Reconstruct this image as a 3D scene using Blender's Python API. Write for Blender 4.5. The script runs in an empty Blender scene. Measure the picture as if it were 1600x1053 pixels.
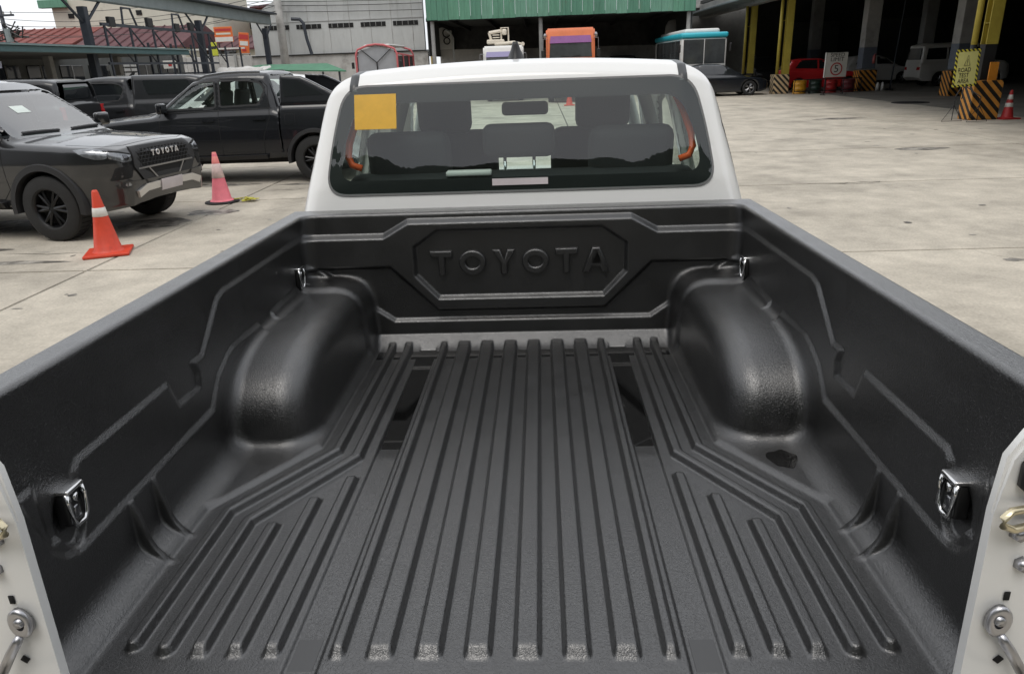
import bpy, bmesh, math, random
import numpy as np
from mathutils import Vector, Matrix
from mathutils.geometry import delaunay_2d_cdt
R = math.radians
random.seed(4); rng = np.random.default_rng(7)
S = bpy.context.scene; COL = S.collection

# ------------------------------------------------------------------ camera
TILT = R(-1.1)                       # the pickup stands slightly nose down
TRUCK = Matrix.Translation((0, 0, .865)) @ Matrix.Rotation(TILT, 4, 'X')     # bed frame -> world
cam = bpy.data.objects.new('camera', bpy.data.cameras.new('camera')); COL.objects.link(cam)
cam.data.sensor_fit = 'HORIZONTAL'; cam.data.sensor_width = 36
cam.data.lens = 36 * 1131 / 1600; cam.data.clip_start = .05; cam.data.clip_end = 3000
_f = 1131.0
_dy = Vector((43, -405.5, _f)).normalized(); _dx = Vector((25000, -503, -_f)).normalized()
_dx = (_dx - _dy * _dx.dot(_dy)).normalized(); _dz = _dx.cross(_dy)
# rows: camera axes in bed frame (blender camera: x right, y up, z back)
_m = Matrix(((_dx[0], _dy[0], _dz[0]), (-_dx[1], -_dy[1], -_dz[1]), (-_dx[2], -_dy[2], -_dz[2]))).transposed()
cam.matrix_world = TRUCK @ (Matrix.Translation((.082, -2.452, .92)) @ _m.to_4x4())
S.camera = cam

# ------------------------------------------------------------------ sky, sun, exposure
SUN_EL, SUN_ROT = R(64), R(200)
w = bpy.data.worlds.new('World'); S.world = w; w.use_nodes = True
nt = w.node_tree; nt.nodes.clear()
out = nt.nodes.new('ShaderNodeOutputWorld'); bg = nt.nodes.new('ShaderNodeBackground')
sky = nt.nodes.new('ShaderNodeTexSky'); sky.sky_type = 'NISHITA'; sky.sun_disc = False
sky.sun_elevation = SUN_EL; sky.sun_rotation = SUN_ROT; sky.air_density = 1.0; sky.dust_density = 4.0; sky.altitude = 10
cl = nt.nodes.new('ShaderNodeTexNoise'); cl.inputs['Scale'].default_value = 2.2; cl.inputs['Detail'].default_value = 6
rp = nt.nodes.new('ShaderNodeValToRGB'); rp.color_ramp.elements[0].position = .3; rp.color_ramp.elements[1].position = .75
rp.color_ramp.elements[0].color = (9.0, 9.4, 10.0, 1); rp.color_ramp.elements[1].color = (13.5, 13.5, 13.6, 1)
mx = nt.nodes.new('ShaderNodeMix'); mx.data_type = 'RGBA'; mx.inputs[0].default_value = .86
nt.links.new(cl.outputs['Fac'], rp.inputs['Fac']); nt.links.new(sky.outputs[0], mx.inputs[6]); nt.links.new(rp.outputs[0], mx.inputs[7])
nt.links.new(mx.outputs[2], bg.inputs['Color']); bg.inputs['Strength'].default_value = .1
nt.links.new(bg.outputs[0], out.inputs['Surface'])
sun = bpy.data.objects.new('sun', bpy.data.lights.new('sun', 'SUN')); COL.objects.link(sun)
sun.data.energy = 1.05; sun.data.angle = R(30); sun.data.color = (1, .96, .9)
sun.rotation_euler = (R(90) - SUN_EL, 0, R(180) - SUN_ROT)
S.view_settings.view_transform = 'Standard'; S.view_settings.look = 'None'; S.view_settings.gamma = 1
S.view_settings.exposure = .14
S.cycles.max_bounces = 8; S.cycles.transparent_max_bounces = 12; S.cycles.caustics_reflective = False; S.cycles.caustics_refractive = False

# ------------------------------------------------------------------ materials
MATS = {}
def hx(r, g, b): return tuple((c / 255 / 12.92) if c / 255 <= .04045 else ((c / 255 + .055) / 1.055) ** 2.4 for c in (r, g, b))
def mat(name, col, rough=.6, metal=0., var=.0, vscale=3., bump=0., bscale=60., coat=0., spec=.5, emis=None, kind='noise', dirt=None, dscale=2., coords='Object', stretch=None, rvar=0., coatr=.04, speck=0., sscale=40.):
    """one procedural material: colour with slow variation, optional dirt patches, roughness variation and fine relief"""
    if name in MATS: return MATS[name]
    m = bpy.data.materials.new(name); m.use_nodes = True; t = m.node_tree; L = t.links.new
    b = t.nodes['Principled BSDF']; b.inputs['Base Color'].default_value = (*col, 1)
    b.inputs['Roughness'].default_value = rough; b.inputs['Metallic'].default_value = metal
    b.inputs['Specular IOR Level'].default_value = spec
    b.inputs['Coat Weight'].default_value = coat; b.inputs['Coat Roughness'].default_value = coatr
    if emis: b.inputs['Emission Color'].default_value = (*emis[:3], 1); b.inputs['Emission Strength'].default_value = emis[3]
    tc = t.nodes.new('ShaderNodeNewGeometry' if coords == 'Position' else 'ShaderNodeTexCoord'); src = tc.outputs[coords]
    if stretch:
        mp = t.nodes.new('ShaderNodeMapping'); mp.inputs['Scale'].default_value = stretch; L(src, mp.inputs[0]); src = mp.outputs[0]
    c = None
    if var:
        n = t.nodes.new('ShaderNodeTexNoise'); n.inputs['Scale'].default_value = vscale; n.inputs['Detail'].default_value = 8; n.inputs['Roughness'].default_value = .7
        L(src, n.inputs['Vector'])
        r = t.nodes.new('ShaderNodeValToRGB'); r.color_ramp.elements[0].position = .32; r.color_ramp.elements[1].position = .68
        r.color_ramp.elements[0].color = (*[x * (1 - var) for x in col], 1); r.color_ramp.elements[1].color = (*[min(1, x * (1 + var)) for x in col], 1)
        L(n.outputs['Fac'], r.inputs['Fac']); c = r.outputs[0]
    if dirt:
        n = t.nodes.new('ShaderNodeTexNoise'); n.inputs['Scale'].default_value = dscale; n.inputs['Detail'].default_value = 7; n.inputs['Roughness'].default_value = .68
        L(src, n.inputs['Vector'])
        r = t.nodes.new('ShaderNodeValToRGB'); r.color_ramp.elements[0].position = dirt[3]; r.color_ramp.elements[1].position = dirt[4]
        L(n.outputs['Fac'], r.inputs['Fac'])
        q = t.nodes.new('ShaderNodeMix'); q.data_type = 'RGBA'; L(r.outputs[0], q.inputs[0])
        if c: L(c, q.inputs[6])
        else: q.inputs[6].default_value = (*col, 1)
        q.inputs[7].default_value = (*dirt[:3], 1); c = q.outputs[2]
    if speck:
        n = t.nodes.new('ShaderNodeTexNoise'); n.inputs['Scale'].default_value = sscale; n.inputs['Detail'].default_value = 3; L(src, n.inputs['Vector'])
        v = t.nodes.new('ShaderNodeMapRange'); v.inputs[1].default_value = .3; v.inputs[2].default_value = .7; v.inputs[3].default_value = 1 - speck; v.inputs[4].default_value = 1 + speck * .6; L(n.outputs['Fac'], v.inputs[0])
        q = t.nodes.new('ShaderNodeMix'); q.data_type = 'RGBA'; q.blend_type = 'MULTIPLY'; q.inputs[0].default_value = 1
        if c: L(c, q.inputs[6])
        else: q.inputs[6].default_value = (*col, 1)
        L(v.outputs[0], q.inputs[7]); c = q.outputs[2]
    if c: L(c, b.inputs['Base Color'])
    if rvar:
        n = t.nodes.new('ShaderNodeTexNoise'); n.inputs['Scale'].default_value = vscale * 2.3; n.inputs['Detail'].default_value = 4; L(src, n.inputs['Vector'])
        r = t.nodes.new('ShaderNodeMapRange'); r.inputs[3].default_value = rough - rvar; r.inputs[4].default_value = rough + rvar; r.inputs[1].default_value = .3; r.inputs[2].default_value = .7
        L(n.outputs['Fac'], r.inputs[0]); L(r.outputs[0], b.inputs['Roughness'])
    if bump:
        if kind == 'grain':
            n = t.nodes.new('ShaderNodeTexNoise'); n.inputs['Scale'].default_value = bscale; n.inputs['Detail'].default_value = 1; n.inputs['Distortion'].default_value = 1.2
            n.noise_type = 'RIDGED_MULTIFRACTAL'; n.inputs['Offset'].default_value = .9; o = n.outputs['Fac']; L(src, n.inputs['Vector'])
        elif kind == 'wave':
            n = t.nodes.new('ShaderNodeTexWave'); n.inputs['Scale'].default_value = bscale; o = n.outputs['Fac']; L(src, n.inputs['Vector'])
        else:
            n = t.nodes.new('ShaderNodeTexNoise'); n.inputs['Scale'].default_value = bscale; n.inputs['Detail'].default_value = 4; o = n.outputs['Fac']; L(src, n.inputs['Vector'])
        bp = t.nodes.new('ShaderNodeBump'); bp.inputs['Strength'].default_value = 1.0; bp.inputs['Distance'].default_value = bump
        L(o, bp.inputs['Height']); L(bp.outputs[0], b.inputs['Normal'])
        if kind == 'grain': L(bp.outputs[0], b.inputs['Coat Normal'])
    MATS[name] = m; return m
def glass(name, tint, refl=1.0, rough=0.0, f0=.075):
    """thin sheet: tinted transparency under a Fresnel reflection"""
    if name in MATS: return MATS[name]
    m = bpy.data.materials.new(name); m.use_nodes = True; t = m.node_tree; L = t.links.new; t.nodes.clear()
    o = t.nodes.new('ShaderNodeOutputMaterial'); tr = t.nodes.new('ShaderNodeBsdfTransparent'); tr.inputs[0].default_value = (*tint, 1)
    g = t.nodes.new('ShaderNodeBsdfGlossy'); g.inputs['Roughness'].default_value = rough; g.inputs['Color'].default_value = (refl, refl, refl, 1)
    ge = t.nodes.new('ShaderNodeNewGeometry'); dt = t.nodes.new('ShaderNodeVectorMath'); dt.operation = 'DOT_PRODUCT'; L(ge.outputs['Incoming'], dt.inputs[0]); L(ge.outputs['Normal'], dt.inputs[1])
    def ma(op, x, y):
        q = t.nodes.new('ShaderNodeMath'); q.operation = op
        for i, v in enumerate((x, y)):
            if v is None: continue
            if isinstance(v, (int, float)): q.inputs[i].default_value = v
            else: L(v, q.inputs[i])
        return q.outputs[0]
    c = ma('ABSOLUTE', dt.outputs['Value'], None); k = ma('POWER', ma('SUBTRACT', 1.0, c), 5.0); F = ma('ADD', ma('MULTIPLY', k, 1 - f0), f0)
    ms = t.nodes.new('ShaderNodeMixShader'); L(F, ms.inputs[0]); L(tr.outputs[0], ms.inputs[1]); L(g.outputs[0], ms.inputs[2]); L(ms.outputs[0], o.inputs[0])
    MATS[name] = m; return m

# ------------------------------------------------------------------ object helpers
def obj(name, verts, faces, m, parent=None, smooth=False, loc=None):
    me = bpy.data.meshes.new(name); 
    if isinstance(verts, np.ndarray): verts = verts.tolist()
    if isinstance(faces, np.ndarray): faces = faces.tolist()
    me.from_pydata(verts, [], faces); me.update()
    if m: me.materials.append(m)
    if smooth: me.shade_smooth()
    return link(name, me, parent, loc)
def link(name, me, parent=None, loc=None):
    o = bpy.data.objects.new(name, me); COL.objects.link(o)
    if parent: o.parent = parent
    if loc: o.location = loc
    return o
def bobj(name, bm, m, parent=None, smooth=False, loc=None):
    bmesh.ops.recalc_face_normals(bm, faces=bm.faces[:])
    me = bpy.data.meshes.new(name); bm.to_mesh(me); bm.free()
    if m: me.materials.append(m)
    if smooth: me.shade_smooth()
    return link(name, me, parent, loc)
def tag(o, label, cat, group=None, kind=None):
    if label: o['label'] = label
    if cat: o['category'] = cat
    if group: o['group'] = group
    if kind: o['kind'] = kind
    return o
def thing(name, label, cat, loc=(0, 0, 0), rz=0, group=None):
    o = bpy.data.objects.new(name, None); COL.objects.link(o); o.location = loc; o.rotation_euler = (0, 0, rz); o.empty_display_size = .2
    return tag(o, label, cat, group)
def box(bm, c, s, rot=None, bev=0, seg=1):
    """bevelled box centred at c with full size s"""
    g = bmesh.ops.create_cube(bm, size=1)['verts']
    M = Matrix.Translation(c) @ (rot.to_4x4() if rot else Matrix()) @ Matrix.Diagonal((*s, 1))
    bmesh.ops.transform(bm, matrix=M, verts=g)
    if bev:
        e = list({x for v in g for x in v.link_edges})
        bmesh.ops.bevel(bm, geom=e, offset=bev, segments=seg, profile=.5, affect='EDGES')
def obox(name, c, s, m, parent=None, rot=None, bev=0, seg=1, smooth=False):
    bm = bmesh.new(); box(bm, c, s, rot, bev, seg); return bobj(name, bm, m, parent, smooth)
def cyl(bm, a, b, r0, r1=None, n=12, caps=True):
    a, b = Vector(a), Vector(b); d = b - a; r1 = r0 if r1 is None else r1
    M = Matrix.Translation((a + b) / 2) @ d.to_track_quat('Z', 'Y').to_matrix().to_4x4()
    bmesh.ops.create_cone(bm, cap_ends=caps, segments=n, radius1=r0, radius2=r1, depth=d.length, matrix=M)
def tube(bm, pts, r, n=8, closed=False):
    P = [Vector(p) for p in pts]; k = len(P); rings = []
    for i, p in enumerate(P):
        d = (P[(i + 1) % k] - P[i - 1]) if closed or 0 < i < k - 1 else (P[1] - P[0] if i == 0 else P[-1] - P[-2])
        q = d.to_track_quat('Z', 'Y'); rr = r[i] if isinstance(r, (list, tuple)) else r
        rings.append([bm.verts.new(p + q @ Vector((rr * math.cos(2 * math.pi * j / n), rr * math.sin(2 * math.pi * j / n), 0))) for j in range(n)])
    for i in range(k if closed else k - 1):
        A, B = rings[i], rings[(i + 1) % k]
        for j in range(n): bm.faces.new((A[j], A[(j + 1) % n], B[(j + 1) % n], B[j]))
    if not closed: bm.faces.new(rings[0][::-1]); bm.faces.new(rings[-1])
def prism(bm, poly, t0, t1, axis='y'):
    """polygon (a,b) extruded along axis: x->(t,a,b) y->(a,t,b) z->(a,b,t)"""
    f = {'x': lambda p, t: (t, p[0], p[1]), 'y': lambda p, t: (p[0], t, p[1]), 'z': lambda p, t: (p[0], p[1], t)}[axis]
    A = [bm.verts.new(f(p, t0)) for p in poly]; B = [bm.verts.new(f(p, t1)) for p in poly]; n = len(poly)
    bm.faces.new(A); bm.faces.new(B[::-1])
    for i in range(n): bm.faces.new((A[i], B[i], B[(i + 1) % n], A[(i + 1) % n]))
def lathe(bm, prof, n=24, M=None):
    """profile (r,z) turned about z"""
    rings = []
    for r, z in prof:
        rings.append([bm.verts.new((r * math.cos(2 * math.pi * j / n), r * math.sin(2 * math.pi * j / n), z)) for j in range(n)])
    for A, B in zip(rings, rings[1:]):
        for j in range(n): bm.faces.new((A[j], A[(j + 1) % n], B[(j + 1) % n], B[j]))
    if M: bmesh.ops.transform(bm, matrix=M, verts=[v for q in rings for v in q])
def copy_tree(o, parent=None, label=None):
    c = o.copy(); COL.objects.link(c)
    if parent: c.parent = parent
    if label: c['label'] = label
    for ch in list(o.children): copy_tree(ch, c)
    return c

# ------------------------------------------------------------------ implicit surfaces
def smin(a, b, k):
    h = np.maximum(k - np.abs(a - b), 0) / k
    return np.minimum(a, b) - h * h * k * .25
def smax(a, b, k): return -smin(-a, -b, k)
def sstep(a, b, x):
    t = np.clip((x - a) / (b - a), 0, 1); return t * t * (3 - 2 * t)
def poly_sd(poly, u, v):
    """signed distance (negative inside) to a polygon"""
    d = np.full(np.shape(u), 1e9, np.float32); ins = np.zeros(np.shape(u), bool); n = len(poly)
    for i in range(n):
        (ax, ay), (bx, by) = poly[i], poly[(i + 1) % n]
        ex, ey = bx - ax, by - ay; wx, wy = u - ax, v - ay
        t = np.clip((wx * ex + wy * ey) / (ex * ex + ey * ey + 1e-12), 0, 1)
        d = np.minimum(d, (wx - ex * t) ** 2 + (wy - ey * t) ** 2)
        c = ((ay > v) != (by > v)) & (u < (bx - ax) * (v - ay) / ((by - ay) if by != ay else 1e-9) + ax)
        ins ^= c
    d = np.sqrt(d); return np.where(ins, -d, d)
class Map2:
    """2-D function tabulated on a grid, read back bilinearly"""
    def __init__(s, fn, lo, hi, h):
        s.lo = lo; s.h = h; s.n = [int(math.ceil((hi[i] - lo[i]) / h)) + 2 for i in (0, 1)]
        u = lo[0] + h * np.arange(s.n[0]); v = lo[1] + h * np.arange(s.n[1])
        U, V = np.meshgrid(u, v, indexing='ij'); s.a = np.asarray(fn(U, V), np.float32)
    def __call__(s, u, v):
        x = np.clip((u - s.lo[0]) / s.h, 0, s.n[0] - 1.001); y = np.clip((v - s.lo[1]) / s.h, 0, s.n[1] - 1.001)
        i = x.astype(np.int32); j = y.astype(np.int32); fx = x - i; fy = y - j; a = s.a
        return (a[i, j] * (1 - fx) + a[i + 1, j] * fx) * (1 - fy) + (a[i, j + 1] * (1 - fx) + a[i + 1, j + 1] * fx) * fy
def sdf_mesh(f, lo, hi, h, B=8, slack=1.6, newton=3):
    """surface nets of f=0, evaluated only near the surface; outward = towards f>0"""
    lo = np.array(lo, float); h = np.array(h, float) * np.ones(3)
    nb = np.ceil((np.array(hi) - lo) / (h * B)).astype(int); n = nb * B + 1
    ax = [lo[i] + h[i] * np.arange(n[i]) for i in range(3)]
    bc = [lo[i] + h[i] * (B * np.arange(nb[i]) + B / 2) for i in range(3)]
    X, Y, Z = np.meshgrid(*bc, indexing='ij'); v = f(X.ravel(), Y.ravel(), Z.ravel()).reshape(nb)
    rad = np.linalg.norm(h * B) / 2 * slack
    F = np.empty(n, np.float32)
    F[:-1, :-1, :-1] = np.repeat(np.repeat(np.repeat(v, B, 0), B, 1), B, 2)
    F[-1] = F[-2]; F[:, -1] = F[:, -2]; F[:, :, -1] = F[:, :, -2]
    act = np.argwhere(np.abs(v) < rad); o = np.arange(B + 1)
    for s in range(0, len(act), 600):
        a = act[s:s + 600] * B
        I = (a[:, 0, None, None, None] + o[:, None, None]) + 0 * o[None, :, None] + 0 * o[None, None, :]
        J = (a[:, 1, None, None, None] + o[None, :, None]) + 0 * I; K = (a[:, 2, None, None, None] + o[None, None, :]) + 0 * I
        I, J, K = I.ravel(), J.ravel(), K.ravel()
        F[I, J, K] = f(ax[0][I], ax[1][J], ax[2][K])
    neg = F < 0
    cnt = sum(neg[i:n[0] - 1 + i, j:n[1] - 1 + j, k:n[2] - 1 + k].astype(np.int8) for i in (0, 1) for j in (0, 1) for k in (0, 1))
    cells = np.argwhere((cnt > 0) & (cnt < 8)); N = len(cells)
    idx = np.full(n - 1, -1, np.int32); idx[cells[:, 0], cells[:, 1], cells[:, 2]] = np.arange(N)
    cor = [(i, j, k) for i in (0, 1) for j in (0, 1) for k in (0, 1)]
    val = np.stack([F[cells[:, 0] + i, cells[:, 1] + j, cells[:, 2] + k] for i, j, k in cor], 1)
    acc = np.zeros((N, 3)); num = np.zeros(N)
    for a in range(8):
        for b in range(a + 1, 8):
            if sum(abs(cor[a][q] - cor[b][q]) for q in range(3)) != 1: continue
            va, vb = val[:, a], val[:, b]; c = (va < 0) != (vb < 0); t = np.where(c, va / np.where(c, va - vb, 1), 0)
            acc += (np.array(cor[a]) + t[:, None] * (np.array(cor[b]) - np.array(cor[a]))) * c[:, None]; num += c
    P = lo + (cells + acc / num[:, None]) * h
    e = h.min() * .25; P0 = P.copy()
    for _ in range(newton):
        x, y, z = P.T; v = f(x, y, z)
        g = np.stack([(f(x + e, y, z) - f(x - e, y, z)), (f(x, y + e, z) - f(x, y - e, z)), (f(x, y, z + e) - f(x, y, z - e))], 1) / (2 * e)
        st = -(v / np.maximum((g * g).sum(1), .2))[:, None] * g
        ln = np.linalg.norm(st, axis=1, keepdims=True); P = P + st * np.minimum(1, .5 * h.min() / np.maximum(ln, 1e-9))
    P = np.clip(P, P0 - h * .8, P0 + h * .8)
    quads = []
    for axn in range(3):
        u, w2 = [(1, 2), (2, 0), (0, 1)][axn]
        sl0 = [slice(None)] * 3; sl1 = [slice(None)] * 3; sl0[axn] = slice(0, -1); sl1[axn] = slice(1, None)
        A, Bn = neg[tuple(sl0)], neg[tuple(sl1)]
        E = np.argwhere(A != Bn)
        E = E[(E[:, u] > 0) & (E[:, w2] > 0) & (E[:, u] < n[u] - 1) & (E[:, w2] < n[w2] - 1)]
        if not len(E): continue
        flip = ~A[E[:, 0], E[:, 1], E[:, 2]]
        def cell(du, dw):
            c = E.copy(); c[:, u] += du; c[:, w2] += dw; return idx[c[:, 0], c[:, 1], c[:, 2]]
        q = np.stack([cell(-1, -1), cell(0, -1), cell(0, 0), cell(-1, 0)], 1)
        q[flip] = q[flip][:, ::-1]; quads.append(q)
    Q = np.concatenate(quads); return P, Q[(Q >= 0).all(1)]
def mirror(P, Q, eps):
    P = P.copy(); P[np.abs(P[:, 0]) < eps, 0] = 0
    P2 = P * np.array([-1, 1, 1]); return np.concatenate([P, P2]), np.concatenate([Q, Q[:, ::-1] + len(P)])
def tri_poly(poly, step):
    """polygon -> 2-D triangulation with inner points every step"""
    pts = []; n = len(poly)
    for i in range(n):
        a, b = np.array(poly[i], float), np.array(poly[(i + 1) % n], float); k = max(1, int(np.linalg.norm(b - a) / step))
        pts += [a + (b - a) * t / k for t in range(k)]
    nb = len(pts); A = np.array(pts); lo, hi = A.min(0), A.max(0)
    gx, gy = np.meshgrid(np.arange(lo[0] + step / 2, hi[0], step), np.arange(lo[1] + step / 2, hi[1], step))
    g = np.stack([gx.ravel(), gy.ravel()], 1)
    if len(g): g = g[poly_sd(poly, g[:, 0], g[:, 1]) < -step * .4]
    allp = [Vector((float(p[0]), float(p[1]))) for p in list(A) + list(g)]
    r = delaunay_2d_cdt(allp, [(i, (i + 1) % nb) for i in range(nb)], [list(range(nb))], 1, 1e-6)
    return np.array([(v.x, v.y) for v in r[0]]), [list(t) for t in r[2]]
def cast(f, O, D, t0, t1, n=90):
    """first crossing from outside (f>0) to inside along O + t D"""
    ts = np.linspace(t0, t1, n); D = np.asarray(D, float)
    P = O[None] + ts[:, None, None] * D
    v = f(P[..., 0].ravel(), P[..., 1].ravel(), P[..., 2].ravel()).reshape(n, len(O))
    ins = v < 0; hit = ins.argmax(0); ok = ins.any(0); hit = np.maximum(hit, 1)
    a = ts[hit - 1].copy(); b = ts[hit].copy()
    for _ in range(14):
        m = (a + b) / 2; Q = O + m[:, None] * D; v = f(Q[:, 0], Q[:, 1], Q[:, 2]); s = v < 0
        b = np.where(s, m, b); a = np.where(s, a, m)
    t = (a + b) / 2
    if not ok.all(): t[~ok] = np.median(t[ok]) if ok.any() else t1
    return t
AX = {'+x': ((-1, 0, 0), lambda p: np.stack([np.full(len(p), 2.), p[:, 0], p[:, 1]], 1)),
      '-x': ((1, 0, 0), lambda p: np.stack([np.full(len(p), -2.), p[:, 0], p[:, 1]], 1)),
      '+y': ((0, -1, 0), lambda p: np.stack([p[:, 0], np.full(len(p), 3.), p[:, 1]], 1)),
      '-y': ((0, 1, 0), lambda p: np.stack([p[:, 0], np.full(len(p), -7.), p[:, 1]], 1)),
      '+z': ((0, 0, -1), lambda p: np.stack([p[:, 0], p[:, 1], np.full(len(p), 4.)], 1))}
def panel(name, f, poly, side, off, thick, m, parent, step=.06, smooth=True, rng_t=(0, 6), ndir=200):
    """a sheet cut to the polygon and laid on the surface f=0 seen from the given side"""
    p, tris = tri_poly(poly, step); D, mk = AX[side]; O = mk(p); D = np.array(D, float)
    t = cast(f, O, D, *rng_t, n=ndir) - off
    V = O + t[:, None] * D; n = len(V)
    ec = {}
    for tr in tris:
        for i in range(3):
            e = (tr[i], tr[(i + 1) % 3]); ec[tuple(sorted(e))] = ec.get(tuple(sorted(e)), 0) + 1
    faces = [list(tr) for tr in tris]
    bd = [e for e, c in ec.items() if c == 1]
    V2 = V + D * thick; faces += [[a, b, b + n, a + n] for a, b in bd]
    bm = bmesh.new(); vs = [bm.verts.new(v) for v in np.concatenate([V, V2])]
    for q in faces:
        try: bm.faces.new([vs[i] for i in q])
        except ValueError: pass
    bmesh.ops.delete(bm, geom=[v for v in bm.verts if not v.link_faces], context='VERTS')
    bmesh.ops.recalc_face_normals(bm, faces=bm.faces[:])
    me = bpy.data.meshes.new(name); bm.to_mesh(me); bm.free(); me.materials.append(m)
    if smooth:
        me.shade_smooth(); me.set_sharp_from_angle(angle=R(50))
    return link(name, me, parent)
def rpoly(poly, r, seg=4):
    """polygon with rounded corners"""
    outp = []; n = len(poly)
    for i in range(n):
        a, b, c = (Vector(poly[i - 1]), Vector(poly[i]), Vector(poly[(i + 1) % n]))
        u, v = (a - b), (c - b); rr = min(r, u.length * .45, v.length * .45); u.normalize(); v.normalize()
        for k in range(seg + 1):
            t = k / seg; outp.append(tuple((b + u * rr) * (1 - t) ** 2 + b * 2 * t * (1 - t) + (b + v * rr) * t * t))
    return outp

def hazard(name, c1, c2, k=3.2, w=(1, 1, 1), m2=.5):
    """painted diagonal stripes running over every face of a block"""
    if name in MATS: return MATS[name]
    m = bpy.data.materials.new(name); m.use_nodes = True; t = m.node_tree; L = t.links.new; b = t.nodes['Principled BSDF']; b.inputs['Roughness'].default_value = .55
    g = t.nodes.new('ShaderNodeTexCoord'); d = t.nodes.new('ShaderNodeVectorMath'); d.operation = 'DOT_PRODUCT'; d.inputs[1].default_value = tuple(k * x for x in w); L(g.outputs['Object'], d.inputs[0])
    fr = t.nodes.new('ShaderNodeMath'); fr.operation = 'FRACT'; L(d.outputs['Value'], fr.inputs[0])
    gt = t.nodes.new('ShaderNodeMath'); gt.operation = 'GREATER_THAN'; gt.inputs[1].default_value = m2; L(fr.outputs[0], gt.inputs[0])
    n = t.nodes.new('ShaderNodeTexNoise'); n.inputs['Scale'].default_value = 6; n.inputs['Detail'].default_value = 6; L(g.outputs['Object'], n.inputs['Vector'])
    q = t.nodes.new('ShaderNodeMix'); q.data_type = 'RGBA'; L(gt.outputs[0], q.inputs[0]); q.inputs[6].default_value = (*c1, 1); q.inputs[7].default_value = (*c2, 1)
    v = t.nodes.new('ShaderNodeMapRange'); v.inputs[1].default_value = .25; v.inputs[2].default_value = .75; v.inputs[3].default_value = .7; v.inputs[4].default_value = 1.1; L(n.outputs['Fac'], v.inputs[0])
    mu = t.nodes.new('ShaderNodeMix'); mu.data_type = 'RGBA'; mu.blend_type = 'MULTIPLY'; mu.inputs[0].default_value = 1; L(q.outputs[2], mu.inputs[6]); L(v.outputs[0], mu.inputs[7]); L(mu.outputs[2], b.inputs['Base Color'])
    MATS[name] = m; return m
def text(txt, size, m, parent, M, name='lettering', depth=.002, sx=1.0):
    cu = bpy.data.curves.new(name, 'FONT'); cu.body = txt; cu.size = size; cu.extrude = depth; cu.align_x = 'CENTER'; cu.align_y = 'CENTER'; cu.resolution_u = 3
    o = bpy.data.objects.new(name, cu); COL.objects.link(o); me = bpy.data.meshes.new_from_object(o.evaluated_get(bpy.context.evaluated_depsgraph_get())); bpy.data.objects.remove(o); bpy.data.curves.remove(cu)
    me.materials.clear(); me.materials.append(m); o = link(name, me, parent); o.matrix_local = M @ Matrix.Diagonal((sx, 1, 1, 1)); return o

# ================================================================== the white pickup: bed liner
M_liner = mat('bed_liner_plastic', (.0055, .0055, .0056), rough=.38, coat=.85, coatr=.31, spec=1.0, bump=.00034, bscale=200, kind='grain', var=.12, vscale=5, rvar=.07)
RIBS_Y0, RIBS_Y1 = -.012, -1.485
def liner_floor(x, y):
    x = np.abs(x)
    def rib(d, hw, sl): return 1 - np.clip((np.abs(d) - hw) / sl, 0, 1)
    ends = sstep(-1.497, -1.470, y)
    h = np.zeros_like(x)
    for c in (.042, .126, .2095): h = np.maximum(h, rib(x - c, .0170, .0080) * ends)
    h = np.maximum(h, rib(x - .283, .0070, .0075) * ends)
    # side ribs that swing outwards behind the wheel arches
    def seg(ax, ay, bx, by):
        ex, ey = bx - ax, by - ay; t = np.clip(((x - ax) * ex + (y - ay) * ey) / (ex * ex + ey * ey), 0, 1)
        return np.hypot(x - ax - ex * t, y - ay - ey * t)
    for pts, hw in ((((.412, .03), (.412, -.805), (.588, -1.092), (.588, -1.47)), .0095), (((.472, .03), (.472, -.772), (.650, -1.052), (.650, -1.46)), .0085)):
        d = np.minimum.reduce([seg(*a, *b) for a, b in zip(pts, pts[1:])]); h = np.maximum(h, rib(d, hw, .0075))
    for c, y0 in ((.398, -.905), (.462, -1.0), (.526, -1.10)):
        h = np.maximum(h, rib(x - c, .0095, .007) * (1 - sstep(y0 - .012, y0 + .012, y)) * sstep(-1.492, -1.468, y))
    z = .0015 + .0185 * h
    chan = np.clip((x - .308) / .005, 0, 1) * (1 - np.clip((x - .366) / .005, 0, 1)) * sstep(-1.58, -1.54, y)
    z = z - (.006 + .007 * sstep(-.80, -.71, y)) * chan
    # raised skirt outside the ribbed field
    fld = [(-.1, .010), (.50, .010), (.517, -.02), (.517, -.74), (.700, -1.035), (.700, -1.53), (-.1, -1.53)]
    d = poly_sd(fld, x, y)
    z = z * (1 - sstep(0, .01, d)) + (.004 + .006 * sstep(0, .02, d)) * sstep(0, .01, d)
    z = z + .02 * sstep(.69, .76, x) * (1 - sstep(-.8, -.7, y))
    return z
FLOOR = Map2(liner_floor, (-.02, -1.62), (.86, .16), .002)
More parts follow.
